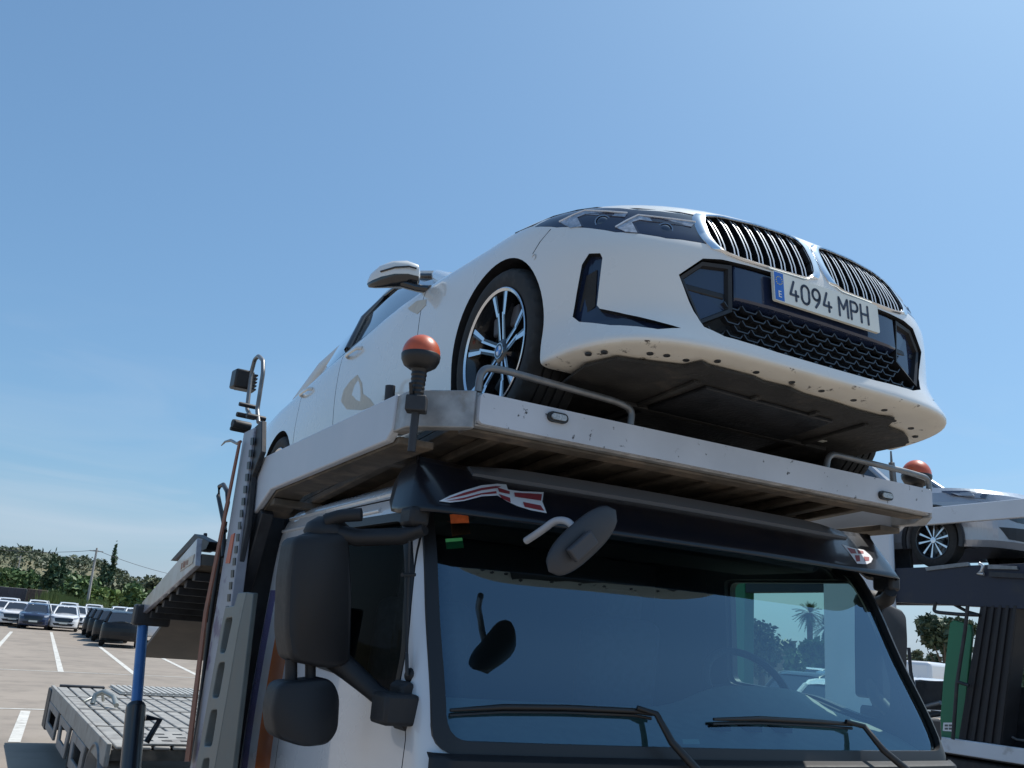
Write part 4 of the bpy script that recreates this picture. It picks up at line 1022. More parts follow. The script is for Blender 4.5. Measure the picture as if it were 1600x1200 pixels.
# wheel stops: round bar rails at the front
def rail(pix, yv, r=.0125):
    q = MB(); q.tube(arc_pts([at(*p, y=yv) for p in pix], .045, 6), r, 12); return wlink('tube_rail', q, steel, deck, smooth=60)
rail([(747,612),(752,574),(786,578),(965,628),(988,640),(985,664)], DF+.03)
rail([(1290,742),(1294,708),(1320,714),(1420,738),(1452,748),(1451,778)], DF+.03)
for px, py in ((870,653), (1382,775)):
    ml_ = empty('marker_light', at(px, py, y=DF-.006), parent=deck); ml_.matrix_parent_inverse = Matrix.Translation(-deck.location); c = at(px, py, y=DF-.004)
    k = 1
    def pill(hw, hh): return [(c.x+x, c.y, c.z+z) for x, z in [(-hw+hh*math.cos(t)*1-0, hh*math.sin(t)) for t in np.linspace(math.pi/2, 3*math.pi/2, 8)]+[(hw+hh*math.cos(t), hh*math.sin(t)) for t in np.linspace(-math.pi/2, math.pi/2, 8)]]
    q = MB(); q.prism(pill(.022, .017), (0, -.012, 0)); wlink('bezel', q, black_rub, ml_, smooth=30)
    q = MB(); q.prism([(x, y-.0125, z) for x, y, z in pill(.019, .010)], (0, -.006, 0)); wlink('lens', q, M('clear_lens', (.35,.37,.38), .15, coat=1., noise=(150,.4)), ml_, smooth=30)
# amber beacons
def beacon(c, r, stem):
    b = empty('beacon', c-Vector((0,0,.1)), parent=truck); b.matrix_parent_inverse = Matrix.Translation(-truck.location)
    q = MB(); q.lathe([(r*math.cos(rad(t)), r*1.05*math.sin(rad(t))) for t in range(0, 91, 9)], c, (0,0,1), 28); wlink('dome', q, orange_dome, b, smooth=60)
    q = MB(); q.lathe([(r*1.0,.0),(r*1.03,-.004),(r*1.0,-.020),(r*.85,-.038),(r*.55,-.050),(.0,-.052)], c, (0,0,1), 28); wlink('base', q, black_rub, b, smooth=40)
    q = MB(); pr = [(r*.46,-.048)]
    for k in range(7): pr += [(r*.43-k*.0008,-.054-k*.0145), (r*.39-k*.0008,-.060-k*.0145)]
    pr += [(.02,-.16)]; q.lathe(pr, c, (0,0,1), 20); wlink('rubber_stem', q, black_rub, b, smooth=30)
    if stem:
        d = c+Vector((.0,-.005,-.165)); q = MB(); q.obox(d, (1,-.6,0), (.6,1,0), (0,0,1), .032, .028, .025); wlink('clamp', q, dark_steel, b, bevel=.004)
        q = MB(); q.tube([d, d+Vector((0,0,-.15))], .013, 10); q.tube([d+Vector((-.02,0,.02)), d+Vector((-.035,-.02,.06))], .006, 6); wlink('mount_rod', q, dark_steel, b, smooth=60)
    return b
beacon(at(658,554,y=2.62), .061, True)
beacon(at(1432,742,y=2.80), .066, False)
q = MB(); q.tube([at(610,603,y=3.0), at(608,630,y=3.0)], .018, 12); wlink('stake', q, dark_steel, deck, smooth=60)
q = MB(); q.tube([at(1392,705,y=2.85), at(1393,722,y=2.85), at(1393,723,y=2.85), at(1397,765,y=2.85)], [.004,.006,.014,.016], 10); wlink('stake', q, steel, deck, smooth=60)

# ---- lift post behind the cab
post = empty('lift_post', at(320,1150,x=1.05), parent=truck); post.matrix_parent_inverse = Matrix.Translation(-truck.location)
PX = 1.05
def side_prism(name, pix, mat, x, depth, parent, bevel=.004, holes=()):
    me = prism_mesh([at(*p, x=x) for p in pix], (depth, 0, 0))
    for h in holes: me = boolean(me, prism_mesh([tuple(v+Vector((-.05, 0, 0))) for v in loop_round([at(*p, x=x) for p in h], .03, 3)], (depth+.1, 0, 0)), 'DIFFERENCE')
    return wlink(name, me, [mat]*3, parent, smooth=30, bevel=bevel)
post_white = M('post_paint', (.30,.32,.37), .45, noise=(8,.12), second=(.12,.10,.18), second_amt=(.56,.62), second_scale=3.5)
side_prism('column', [(381,676),(397,668),(324,1230),(292,1230)], post_white, PX, .05, post)
side_prism('column_core', [(397,668),(409,657),(408,706),(393,745),(386,820),(350,990),(322,1230),(316,1230)], dark_steel, PX+.012, .025, post)
for k in range(26):
    t = k/25; a = Vector((394-70*t, 690+470*t, 0)); sl = [(a.x-2.4, a.y-6), (a.x+1.6, a.y-6.5), (a.x+.9, a.y+5), (a.x-3.1, a.y+5.5)]
    q = MB(); q.prism([at(*p, x=PX-.004) for p in sl], (.006, 0, 0)); wlink('slot', q, black_rub, post, smooth=0)
cham = M('grey_green_channel', (.15,.17,.165), .5, noise=(10,.12), second=(.12,.11,.10), second_amt=(.6,.75), second_scale=7)
hl_ = [[(352,966),(364,964),(352,1020),(343,1020)], [(341,1036),(352,1034),(342,1090),(331,1090)], [(329,1110),(340,1108),(331,1166),(318,1166)], [(317,1186),(328,1184),(322,1228),(309,1228)]]
side_prism('channel', [(372,926),(385,925),(372,985),(330,1230),(300,1230),(345,980),(352,948),(366,946)], cham, PX-.05, .05, post, holes=hl_)
side_prism('shaded_channel_flank', [(385.2,925),(396,927),(360,1230),(330.2,1230),(372.2,985)], M('shaded_channel_flank', (.10,.115,.11), .55, noise=(10,.15)), PX-.048, .02, post)  # channel colour darkened here, the flank's shade is in the paint
q = MB(); q.tube(arc_pts([at(x, y, x=PX+.03) for x, y in ((392,650),(386,640),(392,585),(398,562),(404,556),(411,563),(411,582),(402,640),(404,660))], .02, 4), .011, 10); wlink('hoop', q, steel, post, smooth=60)
q = MB(); c = at(378,594,x=PX); q.obox(c, (1,0,0), (0,1,.1), (0,-.1,1), .05, .062, .052); rf_ = wlink('work_lamp', q, black_rub, post, bevel=.01)
q = MB()
for k in range(5): q.obox(c+Vector((.03,.03-.0,-.04+.02*k)), (1,0,0), (0,1,0), (0,0,1), .05, .045, .004)
wlink('cooling_fin', q, black_rub, rf_, smooth=0)
for x, y, r in ((377,664,.024),(388,634,.012),(384,650,.014),(400,652,.014),(374,672,.012)):
    q = MB(); q.lathe([(0,.05),(r*.9,.05),(r,.04),(r,-.04),(r*.9,-.05),(0,-.05)], at(x, y, x=PX+.02), (1,.15,0), 14); wlink('pulley', q, dark_steel, post, smooth=40)
q = MB(); q.tube(arc_pts([at(x, y, x=PX) for x, y in ((348,695),(357,688),(366,692),(374,690))], .02), [.003]+[.007]*30, 8) if False else q.tube([at(x, y, x=PX) for x, y in ((346,696),(352,690),(361,688),(370,693),(376,690))], [.003,.006,.009,.008,.008], 8); wlink('ratchet_hook', q, steel, post, smooth=60)
q = MB(); q.tube([at(x, y, x=PX+.03) for x, y in ((352,830),(346,800),(341,775),(343,760),(349,757),(355,768),(356,785),(350,810),(349,870))], .012, 8); wlink('hydraulic_hose', q, black_rub, post, smooth=60)
q = MB(); q.tube([at(x, y, x=PX+.03) for x, y in ((352,815),(345,860),(330,960),(318,1060),(300,1200))], .012, 8); wlink('hydraulic_hose', q, black_rub, post, smooth=60)
side_prism('strap', [(372,690),(375,688),(322,960),(295,1190),(288,1190),(318,955)], M('orange_strap', (.22,.085,.05), .7, noise=(30,.25)), PX-.03, .008, post, bevel=0)
side_prism('print_patch', [(366,833),(361,836),(352,880),(358,880)], M('orange_print', (.55,.13,.06), .5), PX-.0045, .004, post, bevel=0)
# dark machinery between post and cab
mach = empty('deck_frame', (2.3, 4.9, 2.0), parent=truck); mach.matrix_parent_inverse = Matrix.Translation(-truck.location)
for xa in (1.12, 3.40):
    q = MB(); q.box((xa, 4.66, .9), (xa+.18, 4.9, 2.45)); wlink('rear_column', q, dark_steel, mach, bevel=.01)
q = MB(); q.box((1.3, 4.7, 2.30), (3.4, 4.86, 2.42)); wlink('cross_tube', q, dark_steel, mach, bevel=.01)
q = MB(); q.beam((1.14, 4.45, 2.42), (1.14, 4.95, 1.55), .06, .09); wlink('brace', q, dark_steel, mach, bevel=.006)
q = MB(); q.box((1.18, 4.92, 2.02), (3.55, 5.3, 2.10)); wlink('sub_deck', q, rusty, mach, bevel=.006)
q = MB(); q.box((1.3, 4.75, .5), (3.4, 5.0, 1.4)); wlink('cab_back_tank', q, dark_steel, mach, bevel=.03)
# chassis and wheels of the tractor
q = MB(); q.box((1.95, 2.8, .55), (2.1, 8.5, .80)); q.box((2.62, 2.8, .55), (2.77, 8.5, .80)); wlink('chassis', q, dark_steel, truck, bevel=.01)
q = MB(); q.box((1.22, 2.43, .32), (3.50, 2.62, .80)); wlink('bumper', q, cab_white, truck, bevel=.05, seg=3)
def truck_wheel(parent, loc, r=.5, w=.30, out=-1, name='wheel'):
    e = empty(name, loc, parent=parent); e.matrix_parent_inverse = Matrix.Translation(-parent.location)
    q = MB(); q.lathe([(r*.56,-w/2),(r*.9,-w/2),(r*.98,-w*.40),(r,-w*.2),(r*.975,-w*.19),(r*.975,-w*.15),(r,-w*.14),(r,w*.14),(r*.975,w*.15),(r*.975,w*.19),(r,w*.2),(r*.98,w*.4),(r*.9,w/2),(r*.56,w/2)], loc, (1,0,0), 40); wlink('tyre', q, tyre_m, e, smooth=40)
    q = MB(); q.lathe([(0,out*w*.30),(r*.2,out*w*.32),(r*.22,out*w*.2),(r*.45,out*w*.1),(r*.5,out*w*.36),(r*.57,out*w*.46),(r*.57,-out*w*.4)], loc, (1,0,0), 32); wlink('rim', q, M('truck_rim', (.4,.4,.4), .45, metal=.5), e, smooth=40)
    return e
for x, o in ((1.38,-1),(3.34,1)): truck_wheel(truck, Vector((x, 3.45, .5)), .5, .3, o)

# ------------------------------------------------------------------ the yard
def gz(x, y): return max(0., y-12)*.0062
def on_ground(px, py):
    z = 0.
    for _ in range(12):
        p = at(px, py, z=z)
        if p.y < 0 or p.y > 400: return p
        z = gz(p.x, p.y)
    return p
def far(px, d, z=None):
    """point d metres out in the direction of image column px at the horizon"""
    py = 993+(px-800)*.0775; p = at(px, py, y=100.); h = Vector((p.x, p.y, 0)).normalized()*d
    return Vector((h.x, h.y, gz(h.x, h.y) if z is None else z))
asphalt = M('sun_bleached_asphalt', (.29,.25,.21), .9, noise=(.35,.10), second=(.20,.175,.15), second_amt=(.48,.72), second_scale=.9, bump=(60,.25))
asphalt.node_tree.nodes['Principled BSDF'].inputs['Specular IOR Level'].default_value = .25
q = MB(); ys = [-3000,-60,0,12]+list(np.linspace(16,160,19))+[300,800,3000]; xs = [-3000,-300,-60,-20,0,10,20,40,80,160,400,3000]
def gzz(x, y): return gz(x, min(y, 160))
q.grid([[Vector((x, y, gzz(x, y))) for x in xs] for y in ys]); g_ = link('ground', q, asphalt, smooth=80); tag(g_, kind='structure')
line_m = M('worn_white_line', (.55,.54,.50), .85, noise=(3,.12), second=(.26,.24,.21), second_amt=(.54,.70), second_scale=5)
def paint_line(a, b, w=.13):
    a, b = Vector((a.x, a.y, 0)), Vector((b.x, b.y, 0)); d = (b-a); n = max(2, int(d.length/4)); s_ = Vector((-d.y, d.x, 0)).normalized()*w/2; m_ = MB()
    R = []
    for k in range(n+1):
        p = a+d*k/n; R.append([Vector((p.x-s_.x, p.y-s_.y, gz(0, p.y)+.006)), Vector((p.x+s_.x, p.y+s_.y, gz(0, p.y)+.006))])
    m_.grid(R); o = link('parking_line', m_, line_m, g_, smooth=0); return o
for a, b, w in (((18,987),(-10,1018),.16),((80,988),(95,1050),.16),((155,1010),(211,1054),.16),((228,1016),(312,1057),.16),((-40,1044),(460,1066),.14),((-40,1106),(140,1111),.14),((40,1111),(22,1160),.16),((330,1020),(420,1066),.16)):
    paint_line(on_ground(*a), on_ground(*b), w)

# ---- second deck, its blue ram and the lower loading bed behind the cab
bed = empty('loading_bed', (2.3, 9.5, 0))
tag(bed, 'low slatted steel loading bed behind the cab with a blue hydraulic ram', 'trailer')
plank_m = M('worn_steel_plank', (.31,.30,.275), .6, metal=.0, noise=(5,.2), second=(.17,.15,.13), second_amt=(.5,.7), second_scale=4)
BZ, BX0, BX1, BY0, BY1 = .80, 1.28, 3.86, 8.95, 15.3
pk = MB(); pk.box((0, BY0, BZ-.03), (.135, BY1, BZ)); pkm = pk.mesh('plank')
for i in range(16):
    x = BX0+.03+i*.159
    o = wlink('plank', pkm, plank_m, bed, bevel=.012); o.location = (x, 0, 0)
q = MB(); q.box((BX0, BY0+.02, BZ-.12), (BX1, BY1-.02, BZ-.034)); wlink('bed_base', q, rusty, bed, smooth=0)
for y in (10.4, 12.1, 13.7):
    q = MB(); q.box((BX0+.02, y, BZ+.001), (BX1-.02, y+.03, BZ+.008)); wlink('seam_strip', q, plank_m, bed, smooth=0)
for xe in (BX0-.045, BX1):
    q = MB(); q.box((xe, BY0, BZ-.17), (xe+.045, BY1, BZ+.02)); wlink('edge_beam', q, plank_m, bed, bevel=.008)
q = MB()
for k in range(14): q.box((1.9, 12.52+k*.0, BZ+.0), (1.9+.0, 12.5, BZ))
q = MB(); n = 15
for k in range(n):
    q.box((2.05+k*.08, 14.3, BZ+.010), (2.05+k*.08+.045, 15.55, BZ+.045))
q.box((2.03, 14.28, BZ+.009), (2.03+n*.08+.02, 15.57, BZ+.02)); wlink('ribbed_plate', q, M('pale_ribbed_steel', (.42,.41,.38), .5, metal=.2, noise=(6,.1)), bed, smooth=0)
for x in (1.15, 3.0):
    q = MB(); q.box((x+.2, 15.3, BZ-.03), (x+.8, 15.42, BZ+.03)); wlink('end_bar', q, dark_steel, bed, bevel=.01)
# perforated ramp foot
me = prism_mesh([(1.50, 9.75, BZ+.04), (2.02, 9.75, BZ+.04), (2.02, 8.98, BZ+.02), (1.50, 8.98, BZ+.02)], (0, 0, -.012))
for i in range(3):
    for j in range(3):
        c = (1.60+.16*i, 9.15+.20*j); me = boolean(me, prism_mesh([(c[0]-.045, c[1]-.035, 1.5), (c[0]+.045, c[1]-.035, 1.5), (c[0]+.045, c[1]+.035, 1.5), (c[0]-.045, c[1]+.035, 1.5)], (0, 0, -1.)), 'DIFFERENCE')
wlink('ramp_foot', me, [plank_m]*3, bed, smooth=0)
q = MB(); q.box((1.4, 7.6, .22), (3.7, 8.90, .52)); wlink('lower_frame', q, dark_steel, bed, bevel=.02)
# flank: guards, wheels
side_m = M('grey_guard', (.22,.22,.22), .55, noise=(6,.2), second=(.10,.09,.08), second_amt=(.5,.7), second_scale=5)
q = MB(); rows = []
for t in range(0, 181, 12): rows.append([Vector((BX0-.06, 9.55-.5*math.cos(rad(t)), .36+.5*math.sin(rad(t))*.78)), Vector((BX0+.30, 9.55-.5*math.cos(rad(t)), .36+.5*math.sin(rad(t))*.78))])
q.grid(rows); mg = wlink('mudguard', q, side_m, bed, smooth=60); mg.modifiers.new('s', 'SOLIDIFY').thickness = .02
for y0, y1 in ((10.3, 11.6), (11.9, 13.2), (13.5, 15.1)):
    me = prism_mesh([(BX0-.05, y0, BZ-.17), (BX0-.05, y1, BZ-.17), (BX0-.05, y1-.12, .28), (BX0-.05, y0+.10, .28)], (.03, 0, 0))
    me = boolean(me, prism_mesh([(BX0-.3, y0+.25, BZ-.26), (BX0-.3, y1-.25, BZ-.26), (BX0-.3, y1-.3, .38), (BX0-.3, y0+.3, .38)], (.6, 0, 0)), 'DIFFERENCE'); wlink('side_guard', me, [side_m]*3, bed, bevel=.008)
for y in (9.55, 10.9, 12.2):
    for x, o in ((BX0+.16, -1), (BX1-.16, 1)): truck_wheel(bed, Vector((x, y, .33)), .33, .24, o)
q = MB(); q.box((BX0-.06, 15.0, .25), (BX0+.35, 15.5, BZ-.02)); wlink('tail_box', q, dark_steel, bed, bevel=.02)
q = MB(); c = Vector((1.5, 12.6, BZ+.02))
q.tube([c, c+Vector((.02,.05,.10)), c+Vector((.10,.02,.14)), c+Vector((.2,-.15,.10)), c+Vector((.22,-.35,.02))], .03, 8); q.tube([c+Vector((-.1,0,.02)), c+Vector((.1,.1,.12)), c+Vector((.15,.3,.02))], .02, 8); wlink('strap_ratchet', q, M('galvanised_ratchet', (.35,.36,.33), .4, metal=.5), bed, smooth=60)
# hydraulic ram
SX = 1.06
ram = [at(x, y, x=SX) for x, y in ((224,968),(213,1102),(212,1108),(203,1210))]
dn = (ram[3]-ram[0]).normalized(); top = ram[0]; bt = top+dn*((top.z-.62)/-dn.z)
q = MB(); q.tube([top, ram[1]], .036, 16); wlink('ram_rod', q, M('ram_blue', (.05,.16,.40), .3, coat=.5, noise=(8,.1)), bed, smooth=60)
q = MB(); q.tube([ram[1]-dn*.01, ram[1], ram[2], bt], [.05,.06,.062,.062], 18); q.tube([ram[2]+Vector((.07,0,-.05)), ram[2]+Vector((.16,0,-.06)), ram[2]+Vector((.10,0,-.2))], .02, 8); wlink('ram_barrel', q, M('ram_black', (.015,.02,.03), .35, coat=.4), bed, smooth=60)
q = MB(); q.obox(top+Vector((.05,0,.03)), (1,0,0), (0,1,0), (0,0,1), .12, .07, .07); wlink('ram_head', q, dark_steel, bed, bevel=.015)
# tilted second deck
A0, A1, A2, A3 = [at(x, y, x=SX-.02) for x, y in ((308,841),(305,884),(219,962),(222,941))]
td = empty('tilted_deck', (A3+A2)/2, parent=bed); td.matrix_parent_inverse = Matrix.Translation(-bed.location)
brd = M('tilted_board_paint', (.42,.44,.50), .3, coat=.4, noise=(4,.25), second=(.16,.13,.14), second_amt=(.5,.7), second_scale=1.6)
q = MB(); q.prism([A0, A1, A2, A3], (.03, 0, 0)); wlink('side_board', q, brd, td, bevel=.004)
q = MB(); q.prism([A0+Vector((2.6,0,0)), A1+Vector((2.6,0,0)), A2+Vector((2.6,0,0)), A3+Vector((2.6,0,0))], (.03, 0, 0)); wlink('side_board', q, brd, td, bevel=.004)
up = (A0-A1); q = MB(); q.prism([A1+up*.45+Vector((.032,0,0)), A1+up*.05+Vector((.032,0,0)), A2+Vector((.032,0,.02)), A2+Vector((.032,0,.10))], (2.56, 0, 0)); wlink('deck_plate', q, rusty, td, smooth=0)
for k in range(7):
    q = MB(); t0 = .1+.13*k; p = A1*(1-t0)+A2*t0+Vector((.04, 0, -.045)); q.box(p, p+Vector((2.54, .07, .05))); wlink('rib', q, dark_steel, td, bevel=.004)
for xo in (.5, 1.9):
    q = MB(); q.beam(A1+Vector((xo,0,-.06)), A2+Vector((xo,0,-.04)), .09, .10); wlink('beam', q, dark_steel, td, bevel=.006)
for P0_ in ([(303,835),(308,844),(274,874),(266,876)], [(303,834),(327,846),(322,858),(313,862),(307,846)]):
    q = MB(); q.prism([at(x, y, x=SX+.06) for x, y in P0_], (.06, 0, 0)); wlink('tail_flap', q, dark_steel, td, bevel=.003)
q = MB(); q.tube([at(320,848,x=SX+.15), at(321,834,x=SX+.15)], .012, 8); wlink('pin', q, dark_steel, td, smooth=60)
bdg = [at(x, y, x=SX-.0245) for x, y in ((283,879),(303,866),(300,880),(281,893))]
q = MB(); q.prism(bdg, (.006, 0, 0)); bd = wlink('badge_plate', q, M('badge_cream', (.55,.50,.42), .5), td, smooth=0)
bx_ = (bdg[1]-bdg[0]); by_ = (bdg[0]-bdg[3]); 
for u0, u1, w0, w1 in ((.06,.14,.15,.85),(.22,.29,.2,.9),(.33,.40,.15,.8),(.46,.50,.3,.8),(.56,.60,.25,.75)):
    q = MB(); q.prism([bdg[3]+bx_*u+by_*w+Vector((-.002,0,0)) for u, w in ((u0,w0),(u1,w0),(u1,w1),(u0,w1))], (.002, 0, 0)); wlink('badge_mark', q, M('badge_red', (.30,.13,.08), .5), bd, smooth=0)
# lower ramp sheet under the tilted deck
R0, R1 = at(236,962,x=1.25), at(232,1000,x=1.25)
q = MB(); q.prism([Vector((1.3, 7.5, 1.90)), Vector((1.3, 7.5, 1.87)), Vector((1.3, 8.5, 1.55)), Vector((1.3, 8.5, 1.58))], (2.2, 0, 0)); wlink('ramp_sheet', q, M('dusty_sheet', (.13,.115,.10), .7, noise=(4,.25)), td, smooth=0)

# ------------------------------------------------------------------ parked cars
SLV = [
(.26,.27,.28,.28,.32,-.70,.84,.80,.84,3.66,3.2),(.25,.26,.27,.27,.32,-.80,.89,.86,.89,3.74,3.4),(.33,.34,.35,.35,.4,-.86,.915,.90,.915,3.80,3.4),(.48,.50,.52,.52,.55,-.87,.92,.91,.92,3.82,3.3),
(.64,.67,.70,.70,.72,-.87,.92,.915,.92,3.82,3.2),(.80,.84,.86,.86,.88,-.84,.915,.91,.91,3.81,3.0),(.92,.97,1.0,1.0,1.02,-.80,.89,.90,.90,3.78,2.8),(.98,1.05,1.09,1.10,1.12,-.72,.82,.86,.85,3.74,2.6)]
def suv_net():
    N = [levelcurve(L_) for L_ in SLV]; top = N[-1]
    for k in (.7, .3, 0.):
        N.append([(x*k, y*(1-.1*(1-k)) if y < 0 else y, z+(.04+.05*min(1, max(0, (y+.7)/1.5)))*(1-k*k)) for x, y, z in top])
    return N
def suv_meshes():
    rows = suv_net(); b = rows[0]; b0 = [(0, y*.9, z) for x, y, z in b]; b1 = [(x*.5, y*.95, z) for x, y, z in b]
    me = dummy(ring_mesh([b0, b1]+rows), 3); src = me.copy()
    for yc in (0., 2.70):
        r = .40; pr = [(yc+r, .0)]+[(yc+r*math.cos(rad(t)), .36+r*math.sin(rad(t))) for t in range(0, 181, 10)]+[(yc-r, .0)]
        for s in (1, -1): me = boolean(me, prism_mesh([(s*1.1, y, z) for y, z in pr], (-s*.55, 0, 0), 1), 'DIFFERENCE')
    mark_cut(me, src, 1, .003); fix_normals(me, src, .003)
    B = [(.74,.62,1.07),(.82,.95,1.08),(.85,1.5,1.09),(.85,2.2,1.10),(.83,2.9,1.12),(.76,3.35,1.13),(.60,3.62,1.14)]
    T = [(.58,1.25,1.56),(.61,1.45,1.62),(.63,1.8,1.645),(.63,2.2,1.65),(.62,2.7,1.635),(.59,3.05,1.60),(.54,3.22,1.56)]
    g = MB(); rows = []
    for r in (B, T): h = [Vector(p) for p in r]; rows.append(h+[Vector((-p.x, p.y, p.z)) for p in reversed(h)])
    g.grid(rows, closed_u=True); n = len(rows[0])
    rf = MB(); h = [Vector(p)+Vector((.012,0,0)) for p in T]; rf.grid([h, [Vector((p.x*.6, p.y, p.z+.03)) for p in h], [Vector((-p.x*.6, p.y, p.z+.03)) for p in h], [Vector((-p.x, p.y, p.z)) for p in h]])
    pls = []
    for s in (1, -1):
        pl = MB()
        for i, w in ((0,.06),(3,.045),(5,.09)): a, b_ = Vector(B[i]), Vector(T[i]); pl.tube([Vector((a.x*s+.004*s, a.y, a.z)), Vector((b_.x*s+.004*s, b_.y, b_.z))], w/2*1.6, 8)
        pl.tube([Vector((p[0]*s, p[1], p[2])) for p in T], .03, 6); pls.append(pl.mesh('pillars'))
    return me, g.mesh('glass'), rf.mesh('roof'), pls[0], pls[1]
SUVM = suv_meshes()
b_ = bmesh.new(); b_.from_mesh(SUVM[0]); SBV = BVHTree.FromBMesh(b_); b_.free()
def sfront(x, z):
    h = SBV.ray_cast(Vector((x, -2, z)), Vector((0, 1, 0))); return h[0].y if h[0] else -.8
def wheel_meshes():
    t = MB(); t.lathe([(.23,-.10),(.30,-.11),(.345,-.09),(.355,-.05),(.355,.05),(.345,.09),(.30,.11),(.23,.10)], (0,0,0), (1,0,0), 32)
    r = MB(); r.lathe([(.245,-.112),(.236,-.11),(.22,-.07),(.21,.05),(0,.05)], (0,0,0), (1,0,0), 32)
    sp = MB()
    for k in range(5):
        a = rad(72*k+10); e = Vector((0, math.sin(a), math.cos(a))); p = Vector((0, math.cos(a), -math.sin(a)))
        for sg in (1, -1):
            A = [e*.03+p*sg*.004, e*.23+p*sg*.052, e*.238+p*sg*.085, e*.05+p*sg*.022]; A = [v+Vector((-.085, 0, 0)) for v in A]; sp.prism2(A, [v+Vector((.02, 0, 0)) for v in A])
    sp.lathe([(0,-.092),(.04,-.09),(.05,-.07)], (0,0,0), (1,0,0), 16)
    return t.mesh('t'), r.mesh('r'), sp.mesh('s')
WM = wheel_meshes()
q = MB(); q.lathe([(.398,.90),(.398,.928),(.452,.930),(.46,.90)], (0, 0, .36), (1,0,0), 20, rad(-105), rad(105))
ARM = q.mesh('arch'); ARM.materials.append(satin_black)
ARM.polygons.foreach_set('use_smooth', [True]*len(ARM.polygons)); ARM.set_sharp_from_angle(angle=rad(40))
far_glass = M('dark_window', (.02,.025,.035), .06, coat=.8)
def suv(loc, rz, paint, label, group=None, rx=0, name='suv', mesh_scale=(1,1,1), detail=True):
    e = empty(name, loc, (rx, 0, rz)); tag(e, label, 'car', group)
    def L2(nm, me, m, smooth=40): 
        o = bpy.data.objects.new(nm, me); col.objects.link(o); o.parent = e
        if not me.materials: 
            me.materials.append(None)
        for i in range(len(me.materials)): pass
        while len(o.material_slots) < (2 if nm == 'body' else 1): me.materials.append(None)
        for i, sl in enumerate(o.material_slots): sl.link = 'OBJECT'; sl.material = m if i == 0 else satin_black
        return o
    L2('body', SUVM[0], paint); L2('window_glass', SUVM[1], far_glass); L2('roof', SUVM[2], paint); L2('window_frame', SUVM[3], paint); L2('window_frame', SUVM[4], paint)
    for x, y, r in ((-.80,0,0),(.80,0,math.pi),(-.80,2.7,0),(.80,2.7,math.pi)):
        w = empty('wheel', (x, y, .355), (0, 0, r), e)
        for nm, me, m in (('tyre', WM[0], tyre_m), ('rim', WM[1], wheel_black), ('spokes', WM[2], machined)):
            o = bpy.data.objects.new(nm, me); col.objects.link(o); o.parent = w
            if not me.materials: me.materials.append(m)
    for s in (0, 1):
        for k in (0, 1):
            o = bpy.data.objects.new('arch_trim', ARM); col.objects.link(o); o.parent = e; o.location = (0, 2.7*k, 0); o.scale = (1 if s else -1, 1, 1)
    return e
for me in SUVM+WM:
    for p in me.polygons: p.use_smooth = True
    if me is not SUVM[0]: me.set_sharp_from_angle(angle=rad(40))
SUVM[0].materials.clear(); SUVM[0].materials.append(None); SUVM[0].materials.append(None)
# front details as shared meshes
def patch(pts, lift, th=.02):
    q = MB(); x0, x1 = min(p[0] for p in pts), max(p[0] for p in pts); G_ = []
    for x in np.linspace(x0+.002, x1-.002, 13):
        zs = []
        for a, b in zip(pts, pts[1:]+pts[:1]):
            if (a[0]-x)*(b[0]-x) <= 0 and a[0] != b[0]: zs.append(a[1]+(b[1]-a[1])*(x-a[0])/(b[0]-a[0]))
        z0, z1 = min(zs), max(zs); G_.append([Vector((x, sfront(x, z)-lift, z)) for z in np.linspace(z0, z1, 4)])
    q.grid(G_); return q.mesh('p')
GR = patch([(-.62,.84),(-.60,.62),(-.40,.58),(0,.57),(.40,.58),(.60,.62),(.62,.84),(.3,.86),(-.3,.86)], .006, .05)
LG = patch([(-.66,.50),(-.60,.36),(0,.34),(.60,.36),(.66,.50),(0,.52)], .006, .05)
HLm = [patch([(s*.60,.90),(s*.62,.80),(s*.74,.80),(s*.86,.86),(s*.87,.95),(s*.74,.93)], .008, .08) for s in (1,-1)]
PLm = patch([(-.26,.46),(-.26,.57),(.26,.57),(.26,.46)], .02, .02)
def front_kit(e, light):
    for nm, me, m in (('grille', GR, gloss_black), ('lower_grille', LG, satin_black), ('headlight', HLm[0], light), ('headlight', HLm[1], light), ('number_plate', PLm, plate_white)):
        o = bpy.data.objects.new(nm, me); col.objects.link(o); o.parent = e
        if not me.materials: me.materials.append(m)
sil = M('headlamp_clear', (.30,.32,.36), .12, coat=1.)
p_white = M('white_car_paint', (.75,.75,.75), .3, coat=1.); p_blue = M('dark_blue_paint', (.02,.03,.07), .25, coat=1.); p_black = M('black_car_paint', (.010,.011,.013), .3, coat=.25, spec=.3); p_grey = M('pale_grey_paint', (.50,.53,.56), .3, coat=1.); p_silver = M('silver_grey_paint', (.34,.36,.40), .3, coat=1., metal=.3)
def park(px, py, rz, paint, label, group=None):
    p = on_ground(px, py); e = suv(p, rz, paint, label, group); front_kit(e, sil); return e
RZ = rad(-6)
FR = 'cars in the far parking row'
park(18, 979, RZ, p_white, 'white suv at the left edge of the far row, left of the dark blue suv', FR)
park(50, 983, RZ, p_blue, 'dark blue suv between two white suvs in the far row', FR)
park(97, 986, RZ, p_white, 'white suv in the far row, right of the dark blue suv', FR)
park(137, 983, RZ, p_grey, 'pale grey suv in the far row, left of the black suvs', FR)
B2 = 'second row of cars behind the far row'
for px, py, pt, lb in ((2,970,p_white,'white car behind the leftmost white suv of the far row'),(34,970,p_white,'white car behind and left of the dark blue suv'),(66,970,p_white,'white car seen over the roof of the dark blue suv'),(88,972,p_white,'white car just behind the white suv of the far row'),(122,971,p_white,'white car behind the pale grey suv'),(165,972,p_white,'white car behind the black suvs')):
    e = suv(far(px, 78), RZ, pt, lb, B2); front_kit(e, sil)
B3 = 'black suvs parked nose to tail by the tilted deck'
